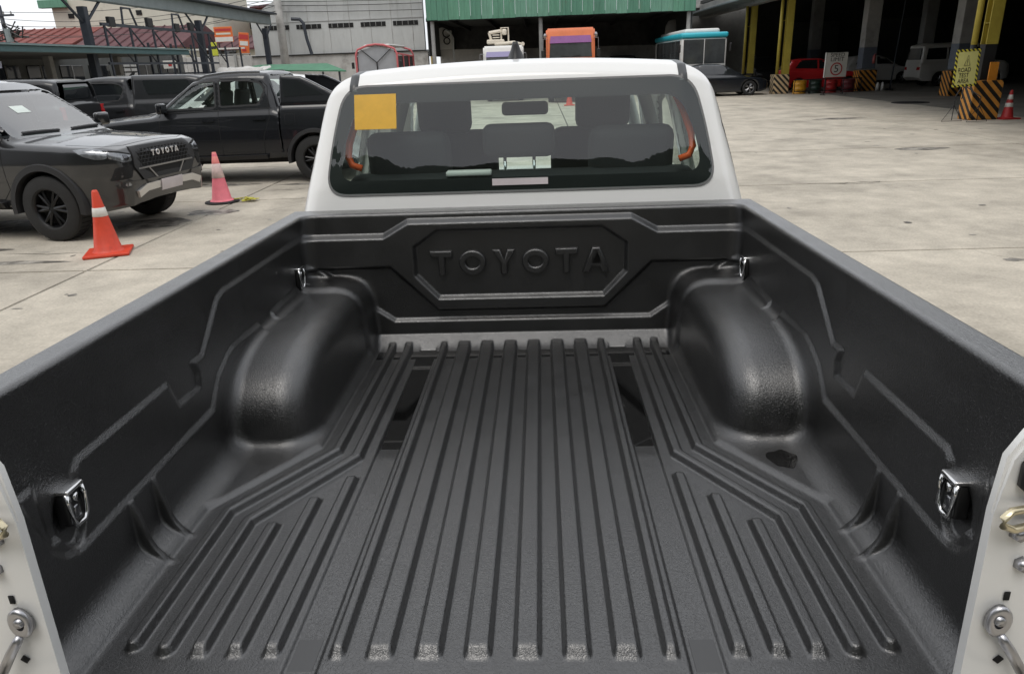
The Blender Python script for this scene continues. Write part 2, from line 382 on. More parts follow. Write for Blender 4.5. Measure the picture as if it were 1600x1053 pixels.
def head_y(x, z):
    x = np.abs(x); k = .009
    y = .060 - .012 * (z - .49)
    top = [(-.1, .462), (.388, .462), (.478, .412), (.9, .412), (.9, -.2), (-.1, -.2)]
    y = y - .030 * (1 - sstep(-k, k, poly_sd(top, x, z)))
    # lower field outside the octagon frame lies deeper again
    lowr = [(.9, .300), (.462, .300), (.300, .138), (-.1, .138), (-.1, -.2), (.9, -.2)]
    y = y + .024 * (1 - sstep(-.009, .009, poly_sd(lowr, x, z)))
    inner = [(-.1, .430), (.287, .430), (.372, .372), (.372, .270), (.294, .185), (-.1, .185)]
    y = y + .020 * (1 - sstep(-.008, .008, poly_sd(inner, x, z)))
    bead = [(-.1, .100), (.462, .100), (.520, .140), (.70, .285), (.9, .40), (.9, -.2), (-.1, -.2)]
    y = y - .016 * (1 - sstep(-.008, .008, poly_sd(bead, x, z)))
    y = y - .055 * (1 - np.clip((z - .004) / .044, 0, 1))
    return y
HEAD = Map2(head_y, (-.02, -.1), (.9, .6), .003)
UP = [(.2, .418), (-.640, .421), (-.680, .411), (-.812, .303), (-.866, .303), (-.850, .272), (-.856, .236), (-.960, .238), (-.988, .302), (-1.325, .300), (-1.345, .285), (-1.35, .20), (-1.44, .20), (-1.445, .312), (-1.49, .312), (-1.7, .33), (-1.7, -.3), (.2, -.3)]
LO = [(.2, .272), (-.17, .272), (-.36, .268), (-.655, .268), (-.700, .256), (-.762, .228), (-.803, .188), (-.825, .162), (-.90, .160), (-1.39, .152), (-1.425, .165), (-1.450, .190), (-1.476, .275), (-1.492, .318), (-1.7, .36), (-1.7, -.3), (.2, -.3)]
def wall_x(y, z):
    x = .769 - .007 * sstep(.40, .485, z)
    x = x - .008 * (1 - np.clip((poly_sd(UP, y, z) + .007) / .014, 0, 1))
    lo = 1 - np.clip((poly_sd(LO, y, z) + .007) / .014, 0, 1)
    lo = lo * (1 - (1 - sstep(-.004, .004, poly_sd([(-.36, .30), (-.46, .30), (-.46, .225), (-.36, .225)], y, z))))
    x = x - .0085 * lo
    for yc in (-1.135, -1.225):       # gussets at the foot of the wall
        x = x - .030 * (1 - sstep(.006, .012, np.abs(y - yc))) * np.clip(1 - z / .15, 0, 1) ** .7
    # tie-down pockets
    for yc, zc in ((-.062, .278), (-1.380, .212)):
        x = x + .016 * (1 - sstep(.9, 1.1, np.hypot((y - yc) / .034, (z - zc) / .052)))
    return x
WALL = Map2(wall_x, (-1.66, -.1), (.2, .6), .002)
def liner_f(x, y, z):
    xa = np.abs(x)
    a = z - FLOOR(xa, y); b = WALL(y, z) - xa; d = HEAD(xa, z) - y
    f = smin(a, b, .045); f = smin(f, d, .022 + .03 * sstep(.5, .7, xa))
    # wheel arch
    u = np.maximum(-.30 - y, 0) / .455; q = np.power(np.power(u, 3.2) + np.power(np.maximum(z, 0) / .245, 3.2) + 1e-9, 1 / 3.2)
    g = (q - 1) * .25
    g = smax(g, .546 - xa + .03 * np.maximum(z, 0), .085)
    f = smin(f, g, .034)
    # thicker rim where the arch meets the headboard
    g2 = smax(smax(z - .262, .532 - xa + .05 * np.maximum(z, 0), .12), (-.075 - y), .03)
    f = smin(f, g2, .022)
    f = smax(f, z - .490, .014)
    return smax(f, xa - .823, .01)
P, Q = sdf_mesh(liner_f, (-.00135, -1.565, -.028), (.832, .135, .502), (.0027, .005, .004), newton=2)
P, Q = mirror(P, Q, .0019)

def pose(o, M): o.matrix_world = M; return o
truck = thing('pickup_truck', 'white double cab pickup with open black lined cargo bed, seen from behind', 'pickup truck')
truck.matrix_world = TRUCK @ Matrix.Translation((0, 0, -.865))
UPZ = (0, 0, .865)
liner = obj('bed_liner', P, Q, M_liner, truck, True, UPZ)

# ---- raised letters on the headboard, drawn as strokes
def stroke_letter(ch, w, h, s):
    hw = w / 2
    if ch == 'T': return [[(-hw, h - s), (-hw, h), (hw, h), (hw, h - s), (s / 2, h - s), (s / 2, 0), (-s / 2, 0), (-s / 2, h - s)]]
    if ch == 'Y': return [[(-hw, h), (-hw + s * 1.15, h), (0, h * .58), (hw - s * 1.15, h), (hw, h), (s / 2, h * .42), (s / 2, 0), (-s / 2, 0), (-s / 2, h * .42)]]
    if ch == 'O': return [[(hw * math.cos(a), h / 2 + h / 2 * math.sin(a)) for a in np.linspace(0, 2 * math.pi, 36, endpoint=False)],
                          [((hw - s) * math.cos(a), h / 2 + (h / 2 - s) * math.sin(a)) for a in np.linspace(0, -2 * math.pi, 36, endpoint=False)]]
    if ch == 'A': return [[(-hw, 0), (-s * .62, h), (s * .62, h), (hw, 0), (hw - s * 1.1, 0), (hw - s * 1.5, h * .23), (-hw + s * 1.5, h * .23), (-hw + s * 1.1, 0)],
                          [(-s * .62, h * .42), (s * .62, h * .42), (0, h * .80)][::-1]]
def letter_mesh(name, ch, w, h, s, depth, bev):
    cu = bpy.data.curves.new(name, 'CURVE'); cu.dimensions = '2D'; cu.fill_mode = 'BOTH'; cu.extrude = depth; cu.bevel_depth = bev; cu.bevel_resolution = 2; cu.offset = -bev * .8
    for lp in stroke_letter(ch, w, h, s):
        sp = cu.splines.new('POLY'); sp.points.add(len(lp) - 1); sp.use_cyclic_u = True
        for p, q in zip(sp.points, lp): p.co = (*q, 0, 1)
    o = bpy.data.objects.new(name, cu); COL.objects.link(o)
    me = bpy.data.meshes.new_from_object(o.evaluated_get(bpy.context.evaluated_depsgraph_get())); bpy.data.objects.remove(o)
    me.shade_smooth(); me.set_sharp_from_angle(angle=R(40)); return me
def word(txt, xs, w, h, s, depth, bev, m, parent, M, names='letter'):
    """one raised letter object per character; M places the letter plane"""
    done = {}; wd = w if isinstance(w, dict) else {}
    for ch, x in zip(txt, xs):
        if ch not in done:
            done[ch] = letter_mesh(names, ch, wd.get(ch, wd.get('*', w if not wd else 0)), h, s, depth, bev); done[ch].materials.append(m)
        o = link(names, done[ch], parent); o.matrix_local = M @ Matrix.Translation((x, 0, 0))
word('TOYOTA', [-.278, -.168, -.056, .055, .164, .267], {'O': .094, 'A': .092, '*': .076}, .086, .0215, .008, .0065, M_liner, liner, Matrix.Translation((0, .048, .269)) @ Matrix.Rotation(R(90), 4, 'X'))

# ---- rain water standing in the low front of the bed (level in the world)
M_water = mat('rain_water', (.004, .004, .004), rough=.02, spec=.6)
bm = bmesh.new(); vs = [bm.verts.new(p) for p in ((-.53, -.85, 0), (.53, -.85, 0), (.53, .06, 0), (-.53, .06, 0))]; bm.faces.new(vs)
bmesh.ops.subdivide_edges(bm, edges=bm.edges[:], cuts=12, use_grid_fill=True)
wt = bobj('rain_puddle', bm, M_water); wt.location = (0, 0, (TRUCK @ Vector((0, -.735, -.0108))).z); tag(wt, 'shallow rainwater lying in the floor channels at the front of the cargo bed', 'puddle')
# wet spot by the right arch
wpoly = [(.665 + .036 * math.cos(a) * (1 + .12 * math.sin(3 * a)), -.842 + .042 * math.sin(a) * (1 + .1 * math.cos(5 * a))) for a in np.linspace(0, 2 * math.pi, 30, endpoint=False)]
wsp = panel('wet_spot', liner_f, wpoly, '+z', .0012, .002, M_water, None, .012, rng_t=(3, 4.3), ndir=400)
wsp.matrix_world = TRUCK; tag(wsp, 'small dark wet patch beside the right wheel arch in the bed', 'puddle')

# ---- chrome tie-down hooks
M_chrome = mat('chrome', (.72, .72, .72), rough=.12, metal=1)
M_black = mat('black_plastic', (.012, .012, .012), rough=.45, var=.1)
def tie_down(x, y, z):
    s = 1 if x > 0 else -1
    b = bmesh.new(); box(b, (x + s * .004, y, z), (.026, .044, .066), bev=.006, seg=2); o = bobj('tie_down_hook', b, M_black, truck, True, UPZ)
    b = bmesh.new(); xi = x - s * .010
    box(b, (x, y, z + .036), (.034, .048, .010), bev=.004, seg=2); bobj('bezel', b, M_chrome, o, True)
    b = bmesh.new(); tube(b, [(xi, y - .020, z + .034), (xi - s * .003, y - .021, z + .015), (xi - s * .003, y - .020, z - .022), (xi, y - .011, z - .034), (xi, y + .011, z - .034), (xi - s * .003, y + .020, z - .022), (xi - s * .003, y + .021, z + .015), (xi, y + .020, z + .034)], .0048, 8)
    bobj('ring', b, M_chrome, o, True)
    b = bmesh.new(); cyl(b, (x - s * .004, y + .004, z + .016), (x - s * .0115, y + .004, z + .016), .008, n=16); bobj('rivet', b, M_chrome, o, True)
    b = bmesh.new(); box(b, (x - s * .006, y, z - .010), (.010, .018, .026), bev=.003); bobj('catch', b, M_steel0, o, True)
M_steel0 = mat('dark_chrome', (.25, .25, .26), rough=.25, metal=1)
for sx in (-1, 1):
    tie_down(sx * .763, -1.372, .234); tie_down(sx * .761, -.062, .295)

# ================================================================== vehicles
M_white = mat('white_paint', (.79, .79, .775), rough=.28, coat=.6, var=.02, vscale=2, bump=.0002, bscale=5)
M_blk = mat('black_paint', (.010, .0105, .012), rough=.30, spec=.5, coat=1.0, var=.15, vscale=2)
M_grey = mat('dark_grey_paint', (.011, .012, .0145), rough=.25, spec=.3, coat=.6, var=.1, vscale=2)
M_gry2 = mat('graphite_paint', (.014, .015, .017), rough=.3, spec=.3, coat=.5, var=.1, vscale=2)
M_tyre = mat('tyre_rubber', (.016, .016, .016), rough=.8, var=.2, vscale=9, bump=.002, bscale=50)
M_rimblk = mat('black_alloy', (.010, .010, .011), rough=.3, metal=.3)
M_alloy = mat('grey_alloy', (.35, .35, .36), rough=.3, metal=.9)
M_matte = mat('matte_black_trim', (.014, .014, .015), rough=.6, bump=.0004, bscale=300)
M_under = mat('underbody_black', (.006, .006, .006), rough=.9)
M_seat = mat('seat_fabric', (.014, .015, .017), rough=.8, var=.2, vscale=8, bump=.001, bscale=250)
M_trim = mat('pale_cabin_trim', (.36, .37, .36), rough=.6, var=.05)
M_lens = mat('lamp_lens', (.20, .21, .225), rough=.10, metal=.5, coat=1, var=.5, vscale=14)
M_lensin = mat('lamp_reflector', (.12, .12, .13), rough=.15, metal=.8)
M_red = mat('tail_lamp_red', (.42, .012, .014), rough=.15, coat=1, var=.3, vscale=20)
M_amber = mat('amber_lens', (.55, .16, .01), rough=.2, coat=1)
M_silver = mat('silver_skid_plate', (.62, .60, .57), rough=.35, metal=.5, var=.05)
M_plate = mat('blank_number_plate', (.55, .50, .51), rough=.5, var=.12, vscale=4)
G_clear = glass('clear_auto_glass', (.80, .87, .84))
G_rear = glass('rear_window_glass', (.84, .93, .89), f0=.060)
G_film = glass('filmed_windscreen', (.42, .48, .48), f0=.24)
G_dark = mat('tinted_auto_glass', (.012, .014, .016), rough=.04, spec=.7, coat=.5)
G_wind = mat('windscreen_sky_glass', (.05, .06, .065), rough=.05, spec=.8, coat=1)
M_frit = mat('black_ceramic_border', (.008, .009, .010), rough=.5, spec=.2)

def wheel_meshes(r, rim_r, w, spokes, m_rim, key):
    """tyre, rim and hub around the x axis, outer face towards +x"""
    MX = Matrix.Rotation(R(90), 4, 'Y')
    b = bmesh.new(); hw = w / 2
    lathe(b, [(rim_r * .96, -hw * .9), (rim_r * 1.04, -hw), (r * .90, -hw), (r * .975, -hw * .86), (r, -hw * .6), (r, hw * .6), (r * .975, hw * .86), (r * .90, hw), (rim_r * 1.04, hw), (rim_r * .96, hw * .9)], 40, MX)
    tread = [f for f in b.faces if abs(f.calc_center_median().x) < hw * .58]
    bmesh.ops.inset_individual(b, faces=tread, thickness=r * .012, depth=-r * .02)
    bmesh.ops.recalc_face_normals(b, faces=b.faces[:]); ty = bpy.data.meshes.new('tyre'); b.to_mesh(ty); b.free(); ty.materials.append(M_tyre); ty.shade_smooth(); ty.set_sharp_from_angle(angle=R(35))
    b = bmesh.new(); lathe(b, [(rim_r * .98, -hw * .8), (rim_r * .88, -hw * .5), (rim_r * .86, hw * .3), (rim_r * .93, hw * .8), (rim_r * .985, hw * .92), (rim_r * 1.0, hw * .8)], 40, MX)
    for i in range(spokes):
        a = 2 * math.pi * i / spokes
        for da in (-.17, .17):
            p0 = (hw * .62, rim_r * .15 * math.cos(a), rim_r * .15 * math.sin(a)); p1 = (hw * .66, rim_r * .92 * math.cos(a + da), rim_r * .92 * math.sin(a + da))
            tube(b, [p0, tuple((Vector(p0) + Vector(p1)) / 2 + Vector((hw * .05, 0, 0))), p1], [rim_r * .11, rim_r * .085, rim_r * .07], 6)
    bmesh.ops.recalc_face_normals(b, faces=b.faces[:]); ri = bpy.data.meshes.new('rim'); b.to_mesh(ri); b.free(); ri.materials.append(m_rim); ri.shade_smooth(); ri.set_sharp_from_angle(angle=R(40))
    b = bmesh.new(); cyl(b, (-hw * .5, 0, 0), (hw * .2, 0, 0), rim_r * .9, n=28); cyl(b, (hw * .2, 0, 0), (hw * .74, 0, 0), rim_r * .24, rim_r * .2, n=20)
    for i in range(6):
        a = 2 * math.pi * i / 6; cyl(b, (hw * .6, rim_r * .3 * math.cos(a), rim_r * .3 * math.sin(a)), (hw * .75, rim_r * .3 * math.cos(a), rim_r * .3 * math.sin(a)), rim_r * .035, n=6)
    bmesh.ops.recalc_face_normals(b, faces=b.faces[:]); hb = bpy.data.meshes.new('wheel'); b.to_mesh(hb); b.free(); hb.materials.append(M_under)
    return hb, ty, ri
WM = {}
def add_wheels(root, pos, r, rim_r, w, spokes, m_rim, off=(0, 0, 0)):
    k = (r, rim_r, w, spokes, m_rim.name)
    if k not in WM: WM[k] = wheel_meshes(r, rim_r, w, spokes, m_rim, k)
    hb, ty, ri = WM[k]
    for x, y in pos:
        o = link('wheel', hb, root, (x + off[0], y + off[1], r + off[2]))
        if x < 0: o.rotation_euler = (0, 0, math.pi)
        link('tyre', ty, o); link('rim', ri, o)
def arch_flare(root, y, z, r, x, m, s, off=(0, 0, 0), a0=-8, a1=188, wide=.085, out=.05):
    b = bmesh.new(); rings = []
    for a in np.radians(np.linspace(a0, a1, 25)):
        ring = []
        for rr, xx in ((r, -.12), (r, .0), (r + .012, out), (r + wide * .8, out * .85), (r + wide, 0.0), (r + wide, -.12)):
            ring.append(b.verts.new((s * (x + xx), y + rr * math.cos(a), z + rr * math.sin(a))))
        rings.append(ring)
    for A, B in zip(rings, rings[1:]):
        for i in range(5): b.faces.new((A[i], A[i + 1], B[i + 1], B[i]))
    o = bobj('wheel_arch_flare', b, m, root, True, off); o.data.set_sharp_from_angle(angle=R(45)); return o

class Body:
    """solid built from side outlines; half widths given as functions"""
    def __init__(s, low, top, wlow, wtop, arches, klow=.07, ktop=.13, kj=.05, crown=.0, extra=None, archr=.42, archx=.55):
        lo = (min(p[0] for p in low) - .5, -.3); hi = (max(p[0] for p in low) + .5, max(p[1] for p in (top or low)) + .5)
        s.A = Map2(lambda u, v: poly_sd(low, u, v), lo, hi, .012)
        s.B = Map2(lambda u, v: poly_sd(top, u, v), lo, hi, .012) if top else None
        s.wlow, s.wtop, s.arches, s.kl, s.kt, s.kj, s.crown, s.extra, s.ar, s.axx = wlow, wtop, arches, klow, ktop, kj, crown, extra, archr, archx
        s.cuts = []
    def solid(s, x, y, z):
        xa = np.abs(x)
        f = smax(s.A(y, z + s.crown * (xa / .85) ** 2), (xa - s.wlow(y, z)) * .95, s.kl)
        if s.B is not None:
            g = smax(s.B(y, z + .034 * (xa / .7) ** 2), (xa - s.wtop(y, z)) * .95, s.kt); f = smin(f, g, s.kj)
        if s.extra: f = s.extra(f, xa, y, z)
        return f
    def skin(s, x, y, z):
        f = s.solid(x, y, z); xa = np.abs(x)
        for ya, za in s.arches: f = smax(f, np.minimum(s.ar - np.hypot(y - ya, z - za), 9) * 1.0 if False else -np.maximum(np.hypot(y - ya, z - za) - s.ar, s.axx - xa), .015)
        return f
    def __call__(s, x, y, z):
        f = s.skin(x, y, z)
        for c in s.cuts: f = np.maximum(f, -c(np.abs(x), y, z))
        return f
def strip(pts, w):
    """thin polygon around a 2-D polyline"""
    P = [Vector(p) for p in pts]; L_, R_ = [], []
    for i, p in enumerate(P):
        d = (P[min(i + 1, len(P) - 1)] - P[max(i - 1, 0)]).normalized(); n = Vector((-d.y, d.x)) * w / 2; L_.append(tuple(p + n)); R_.append(tuple(p - n))
    return L_ + R_[::-1]

# ---- pickup shape (y forward from the front axle, z from the ground)
P_LOW = [(.945, .42), (.985, .58), (.985, .82), (.965, 1.00), (.91, 1.075), (.74, 1.12), (.2, 1.165), (-.36, 1.20), (-.5, 1.215), (-2.60, 1.245), (-2.635, 1.345), (-4.30, 1.345), (-4.33, 1.31), (-4.33, .62), (-4.0, .58), (-2.6, .47), (-.6, .45), (.6, .38)]
P_TOP = [(-.26, 1.15), (-1.10, 1.725), (-1.35, 1.815), (-1.65, 1.852), (-1.95, 1.86), (-2.28, 1.852), (-2.40, 1.838), (-2.447, 1.80), (-2.475, 1.73), (-2.565, 1.465), (-2.605, 1.30), (-2.605, 1.10)]
def p_wl(y, z):
    t = np.clip((y - .35) / .65, 0, 2)
    return .925 - .10 * np.clip((z - .90) / .45, 0, 1.3) ** 1.3 - .03 * np.clip((.75 - z) / .3, 0, 1) - .21 * t ** 2.2
def p_wt(y, z): return .845 - .255 * (z - 1.25) - .10 * np.clip((y + 1.0) / .8, 0, 1) ** 2
SW1 = rpoly([(-.60, 1.262), (-1.12, 1.655), (-1.30, 1.70), (-1.525, 1.712), (-1.525, 1.285)], .04)
SW2 = rpoly([(-1.60, 1.29), (-1.60, 1.713), (-2.10, 1.705), (-2.32, 1.66), (-2.40, 1.55), (-2.27, 1.31)], .05)
RW = rpoly([(-.690, 1.418), (.690, 1.418), (.658, 1.60), (.610, 1.762), (-.610, 1.762), (-.658, 1.60)], .07, 6)
WS = rpoly([(-.76, 1.19), (.76, 1.19), (.60, 1.70), (-.60, 1.70)], .06)
FB = dict(G=Map2(lambda u, v: poly_sd(SW1, u, v), (-2.8, 1), (0, 2), .008), H=Map2(lambda u, v: poly_sd(SW2, u, v), (-2.8, 1), (0, 2), .008),
          R=Map2(lambda u, v: poly_sd(RW, u, v), (-1, 1.1), (1, 2), .006), W=Map2(lambda u, v: poly_sd(WS, u, v), (-1, 1), (1, 2), .008))
def pickup_body(bed='open', sail=False):
    def extra(f, xa, y, z):
        if bed == 'canopy':
            g = smax(np.maximum(np.maximum(-4.28 - y, y + 2.55), z - 1.86 - .02 * (y + 2.5)), xa - (.82 - .22 * (z - 1.3)), .12); g = smax(g, .28 * (-y - 3.95) + (z - 1.9) * .5 - .02, .1); f = smin(f, g, .03)
        if sail:
            g = smax(SAIL(y, z), np.abs(xa - (.775 - .24 * (z - 1.34))) - .055, .035); f = smin(f, g, .04)
        return f
    B = Body(P_LOW, P_TOP, p_wl, p_wt, ((0, .40), (-3.20, .40)), crown=.055, extra=extra, archr=.435)
    cav = lambda xa, y, z: np.maximum(np.maximum(smax(B.B(y, z + .034 * (xa / .7) ** 2), (xa - p_wt(y, z)) * .95, .13) + .045, 1.15 - z), -2.55 - y)
    cav2 = lambda xa, y, z: np.maximum(np.maximum(xa - .79, np.abs(y + 1.5) - 1.03), np.abs(z - .95) - .32)
    B.cuts += [cav, cav2]
    B.cuts.append(lambda xa, y, z: np.maximum(FB['G'](y, z), .3 - xa)); B.cuts.append(lambda xa, y, z: np.maximum(FB['H'](y, z), .3 - xa))
    B.cuts.append(lambda xa, y, z: np.maximum(FB['R'](xa, z), y + 2.2)); B.cuts.append(lambda xa, y, z: np.maximum(FB['W'](xa, z), -1.35 - y))
    if bed != 'canopy': B.cuts.append(lambda xa, y, z: np.maximum(np.abs(y + 2.622) - .011, .55 - z))
    if bed == 'open': B.cuts.append(lambda xa, y, z: np.maximum(np.maximum(xa - .829, np.maximum(y + 2.63, -4.40 - y)), .815 - z))
    return B
SAIL = Map2(lambda u, v: poly_sd([(-2.64, 1.30), (-2.66, 1.77), (-3.02, 1.74), (-3.20, 1.66), (-3.78, 1.36), (-3.78, 1.30)], u, v), (-4.5, 1), (-2, 2.1), .01)

def seat(root, x, y, z, off=(0, 0, 0), m=None, w=.5, rest=True):
    m = m or M_seat; bm = bmesh.new()
    box(bm, (x, y + .25, z + .08), (w, .5, .16), bev=.05, seg=3); o = bobj('seat', bm, m, root, True, off)
    bm = bmesh.new(); box(bm, (x, y - .06, z + .42), (w, .13, .60), Matrix.Rotation(R(12), 3, 'X'), bev=.055, seg=3); bobj('seat_back', bm, m, o, True)
    if rest:
        bm = bmesh.new(); box(bm, (x, y - .145, z + .80), (.26, .10, .20), Matrix.Rotation(R(10), 3, 'X'), bev=.045, seg=3); bobj('headrest', bm, m, o, True)
        for s in (-.05, .05):
            bm = bmesh.new(); cyl(bm, (x + s, y - .12, z + .66), (x + s, y - .14, z + .76), .006, n=8); bobj('headrest_post', bm, M_alloy, o, True)
    return o
def steering(root, x, y, z, off=(0, 0, 0)):
    bm = bmesh.new(); q = Matrix.Translation((x, y, z)) @ Matrix.Rotation(R(62), 4, 'X')
    tube(bm, [q @ Vector((.18 * math.cos(a), .18 * math.sin(a), 0)) for a in np.linspace(0, 2 * math.pi, 24, endpoint=False)], .015, 8, True)
    for a in (0, 180, 270): tube(bm, [q @ Vector((0, 0, .02)), q @ Vector((.17 * math.cos(R(a)), .17 * math.sin(R(a)), 0))], .018, 6)
    return bobj('steering_wheel', bm, M_matte, root, True, off)
def mirror_pair(root, y, z, x, m, off=(0, 0, 0)):
    for s in (-1, 1):
        bm = bmesh.new(); box(bm, (s * (x + .11), y, z + .03), (.22, .10, .17), bev=.035, seg=3); box(bm, (s * (x - .02), y + .02, z - .04), (.14, .06, .05), bev=.012)
        o = bobj('door_mirror', bm, m, root, True, off)
        obox('mirror_glass', (s * (x + .11), y - .053, z + .03), (.18, .006, .13), G_dark, o, bev=.002)

def pickup(root, paint, off=(0, 0, 0), bed='open', sail=False, h=.02, detail=True, interior=True, rim=None, near=False, sideglass=True, ws_mat=None):
    B = pickup_body(bed, sail)
    P, Q = sdf_mesh(B, (-h / 2, -4.45, .30), (.99, 1.08, 1.92), h, newton=3); P, Q = mirror(P, Q, h * .7)
    body = obj('body', P, Q, paint, root, True, off); body.data.set_sharp_from_angle(angle=R(38))
    sk = B.solid
    def pn(name, poly, side, o, t, m, parent=body, step=.06): return panel(name, sk, poly, side, o, t, m, parent, step)
    for s in ('+x', '-x'):
        for nm, pl in (('window', SW1), ('window', SW2)):
            if sideglass: pn(nm, pl, s, -.014, .003, G_clear if interior else G_dark)
            hn = len(pl) // 2
            for seg_ in (pl[:hn + 1], pl[hn:] + [pl[0]]): pn('window_trim', strip(seg_, .030), s, .003, .012, M_matte, step=.05)
        if detail:
            for ln in ([(-.52, 1.20), (-.50, .62), (-.62, .50)], [(-1.565, 1.72), (-1.565, .50)], [(-2.44, 1.60), (-2.46, 1.10), (-2.33, .80), (-2.30, .50)], [(-.62, .50), (-2.30, .50)], [(-.52, 1.20), (-1.10, 1.70), (-1.33, 1.745), (-2.12, 1.735), (-2.36, 1.69), (-2.44, 1.60)]):
                pn('door_seam', strip(ln, .009), s, .0012, .002, M_under, step=.05)
            for yy in (-1.38, -2.27):
                hd = pn('door_handle', rpoly([(yy - .11, 1.065), (yy + .11, 1.065), (yy + .11, 1.108), (yy - .11, 1.108)], .018), s, .028, .03, paint, step=.03)
            if s == '-x':
                ff = pn('fuel_flap', rpoly([(-2.90, .97), (-2.72, .97), (-2.72, 1.15), (-2.90, 1.15)], .03), s, .0015, .002, M_under, step=.04); pn('flap_lid', rpoly([(-2.893, .977), (-2.727, .977), (-2.727, 1.143), (-2.893, 1.143)], .028), s, .004, .004, paint, ff, .04)
            pn('side_step', [(-.62, .40), (-2.35, .42), (-2.35, .49), (-.62, .47)], s, .07, .12, M_matte)
            pn('sill_line', strip([(-.55, 1.215), (-1.5, 1.235), (-2.55, 1.25)], .012), s, .003, .004, M_matte)
    # front and rear glass
    pn('windscreen', WS, '+y', -.012, .003, ws_mat or (G_clear if interior else G_wind))
    if bed != 'canopy':
        gl = pn('rear_window', RW, '-y', -.012, .003, G_rear if interior else G_dark, step=.05)
        inn = rpoly([(-.628, 1.448), (.628, 1.448), (.612, 1.58), (.555, 1.712), (-.555, 1.712), (-.612, 1.58)], .06, 6)
    add_wheels(root, ((.80, 0), (-.80, 0), (.80, -3.20), (-.80, -3.20)), .392, .235, .265, 6, rim or M_rimblk, off)
    obox('underbody', (0, -1.7, .53), (1.3, 4.4, .42), M_under, body, bev=.05)
    if interior:
        for x in (-.38, .38): seat(root, x, -1.42, .84, off)
        bm = bmesh.new(); box(bm, (0, -2.05, .86), (1.3, .5, .16), bev=.05, seg=3); rb = bobj('rear_bench', bm, M_seat, root, True, off)
        bm = bmesh.new(); box(bm, (0, -2.37, 1.17), (1.32, .13, .58), Matrix.Rotation(R(9), 3, 'X'), bev=.05, seg=3); bobj('bench_back', bm, M_seat, rb, True)
        bm = bmesh.new(); prism(bm, [(-.40, 1.0), (-.40, 1.17), (-.62, 1.22), (-.80, 1.20), (-.86, 1.05), (-.80, .8)], -.76, .76, 'x'); bobj('dashboard', bm, M_matte, root, False, off)
        steering(root, -.38, -.93, 1.12, off)
        obox('interior_mirror', (0, -1.12, 1.63), (.25, .03, .07), M_matte, root, bev=.02, seg=3).location = off
    return B, body

# ---------------------------------------------------------------- own truck body
OFFT = (0, 2.755, 0)
B0, body0 = pickup(truck, M_white, OFFT, h=.0125, near=True, rim=M_alloy)
sk0 = B0.solid
# black ceramic border of the rear window as a ring
def ring_panel(name, f, outer, inner, side, off, m, parent):
    po, pi_ = [], []
    for i in range(len(outer)):
        a, b, c, d = (np.array(v) for v in (outer[i], outer[(i + 1) % len(outer)], inner[i], inner[(i + 1) % len(outer)])); k = max(1, int(np.linalg.norm(b - a) / .03))
        po += [a + (b - a) * t / k for t in range(k)]; pi_ += [c + (d - c) * t / k for t in range(k)]
    n = len(po); po = np.array(po); pi_ = np.array(pi_); D, mk = AX[side]; D = np.array(D, float)
    V = []
    for q in (po, po * .5 + pi_ * .5, pi_): 
        O = mk(q); t = cast(f, O, D, 0, 8, 300) - off; V.append(O + t[:, None] * D)
    F = [[k * n + i, k * n + (i + 1) % n, (k + 1) * n + (i + 1) % n, (k + 1) * n + i] for k in (0, 1) for i in range(n)]
    return obj(name, np.concatenate(V), F, m, parent, True)
RWs = rpoly([(-.700, 1.408), (.700, 1.408), (.669, 1.60), (.621, 1.772), (-.621, 1.772), (-.669, 1.60)], .08, 8)
RWi = rpoly([(-.652, 1.452), (.652, 1.452), (.632, 1.58), (.575, 1.714), (-.575, 1.714), (-.632, 1.58)], .10, 8)
ring_panel('window_border', sk0, RWs, RWi, '-y', .0030, M_frit, body0)
ring_panel('seal_lip', sk0, rpoly([(-.707, 1.401), (.707, 1.401), (.676, 1.60), (.628, 1.779), (-.628, 1.779), (-.676, 1.60)], .084, 8), RWs, '-y', .0042, mat('grey_seal_lip', (.16, .16, .16), rough=.5), body0)
for o_ in [c for c in body0.children if c.name.startswith('rear_window')]: bpy.data.objects.remove(o_)
panel('rear_window', sk0, RWs, '-y', .0055, .001, G_rear, body0, .03)
M_sticker = mat('yellow_sticker', (.70, .40, .035), rough=.5, var=.12, vscale=7)
panel('yellow_sticker', sk0, [(-.590, 1.628), (-.437, 1.628), (-.437, 1.747), (-.590, 1.747)], '-y', .007, .001, M_sticker, body0, .05)
panel('paper_label', sk0, [(-.095, 1.425), (.105, 1.425), (.105, 1.448), (-.095, 1.448)], '-y', .007, .001, M_plate, body0, .05)
# roof drip mouldings running from the rear window over the roof
M_mould = mat('grey_black_moulding', (.045, .048, .05), rough=.35)
for s in (-1, 1):
    xs = s * .592; prof = []
    for a in np.linspace(R(8), R(84), 40):
        D = np.array((0, math.cos(a), -math.sin(a))); C = np.array((xs, -2.25, 1.62)); O = (C - D * 1.2)[None]
        prof.append((O + cast(sk0, O, D, 0, 1.6, 300)[:, None] * D)[0])
    for yy in np.linspace(-2.15, -1.2, 12):
        O = np.array([[xs, yy, 2.4]]); prof.append((O + cast(sk0, O, (0, 0, -1), 0, 1.2, 300)[:, None] * np.array((0, 0, -1)))[0])
    prof = sorted([p for p in prof if p[2] > 1.748 and p[1] < -1.25], key=lambda p: p[1]) 
    bm = bmesh.new(); rows = []
    for p in prof:
        rows.append([bm.verts.new((p[0] + dx, p[1] - .003, p[2] + dz)) for dx, dz in ((-.017, -.012), (-.015, .002), (0, .004), (.015, .001), (.017, -.014))])
    for a, b in zip(rows, rows[1:]):
        for i in range(4): bm.faces.new((a[i], a[i + 1], b[i + 1], b[i]))
    bobj('roof_moulding', bm, M_mould, body0, True)
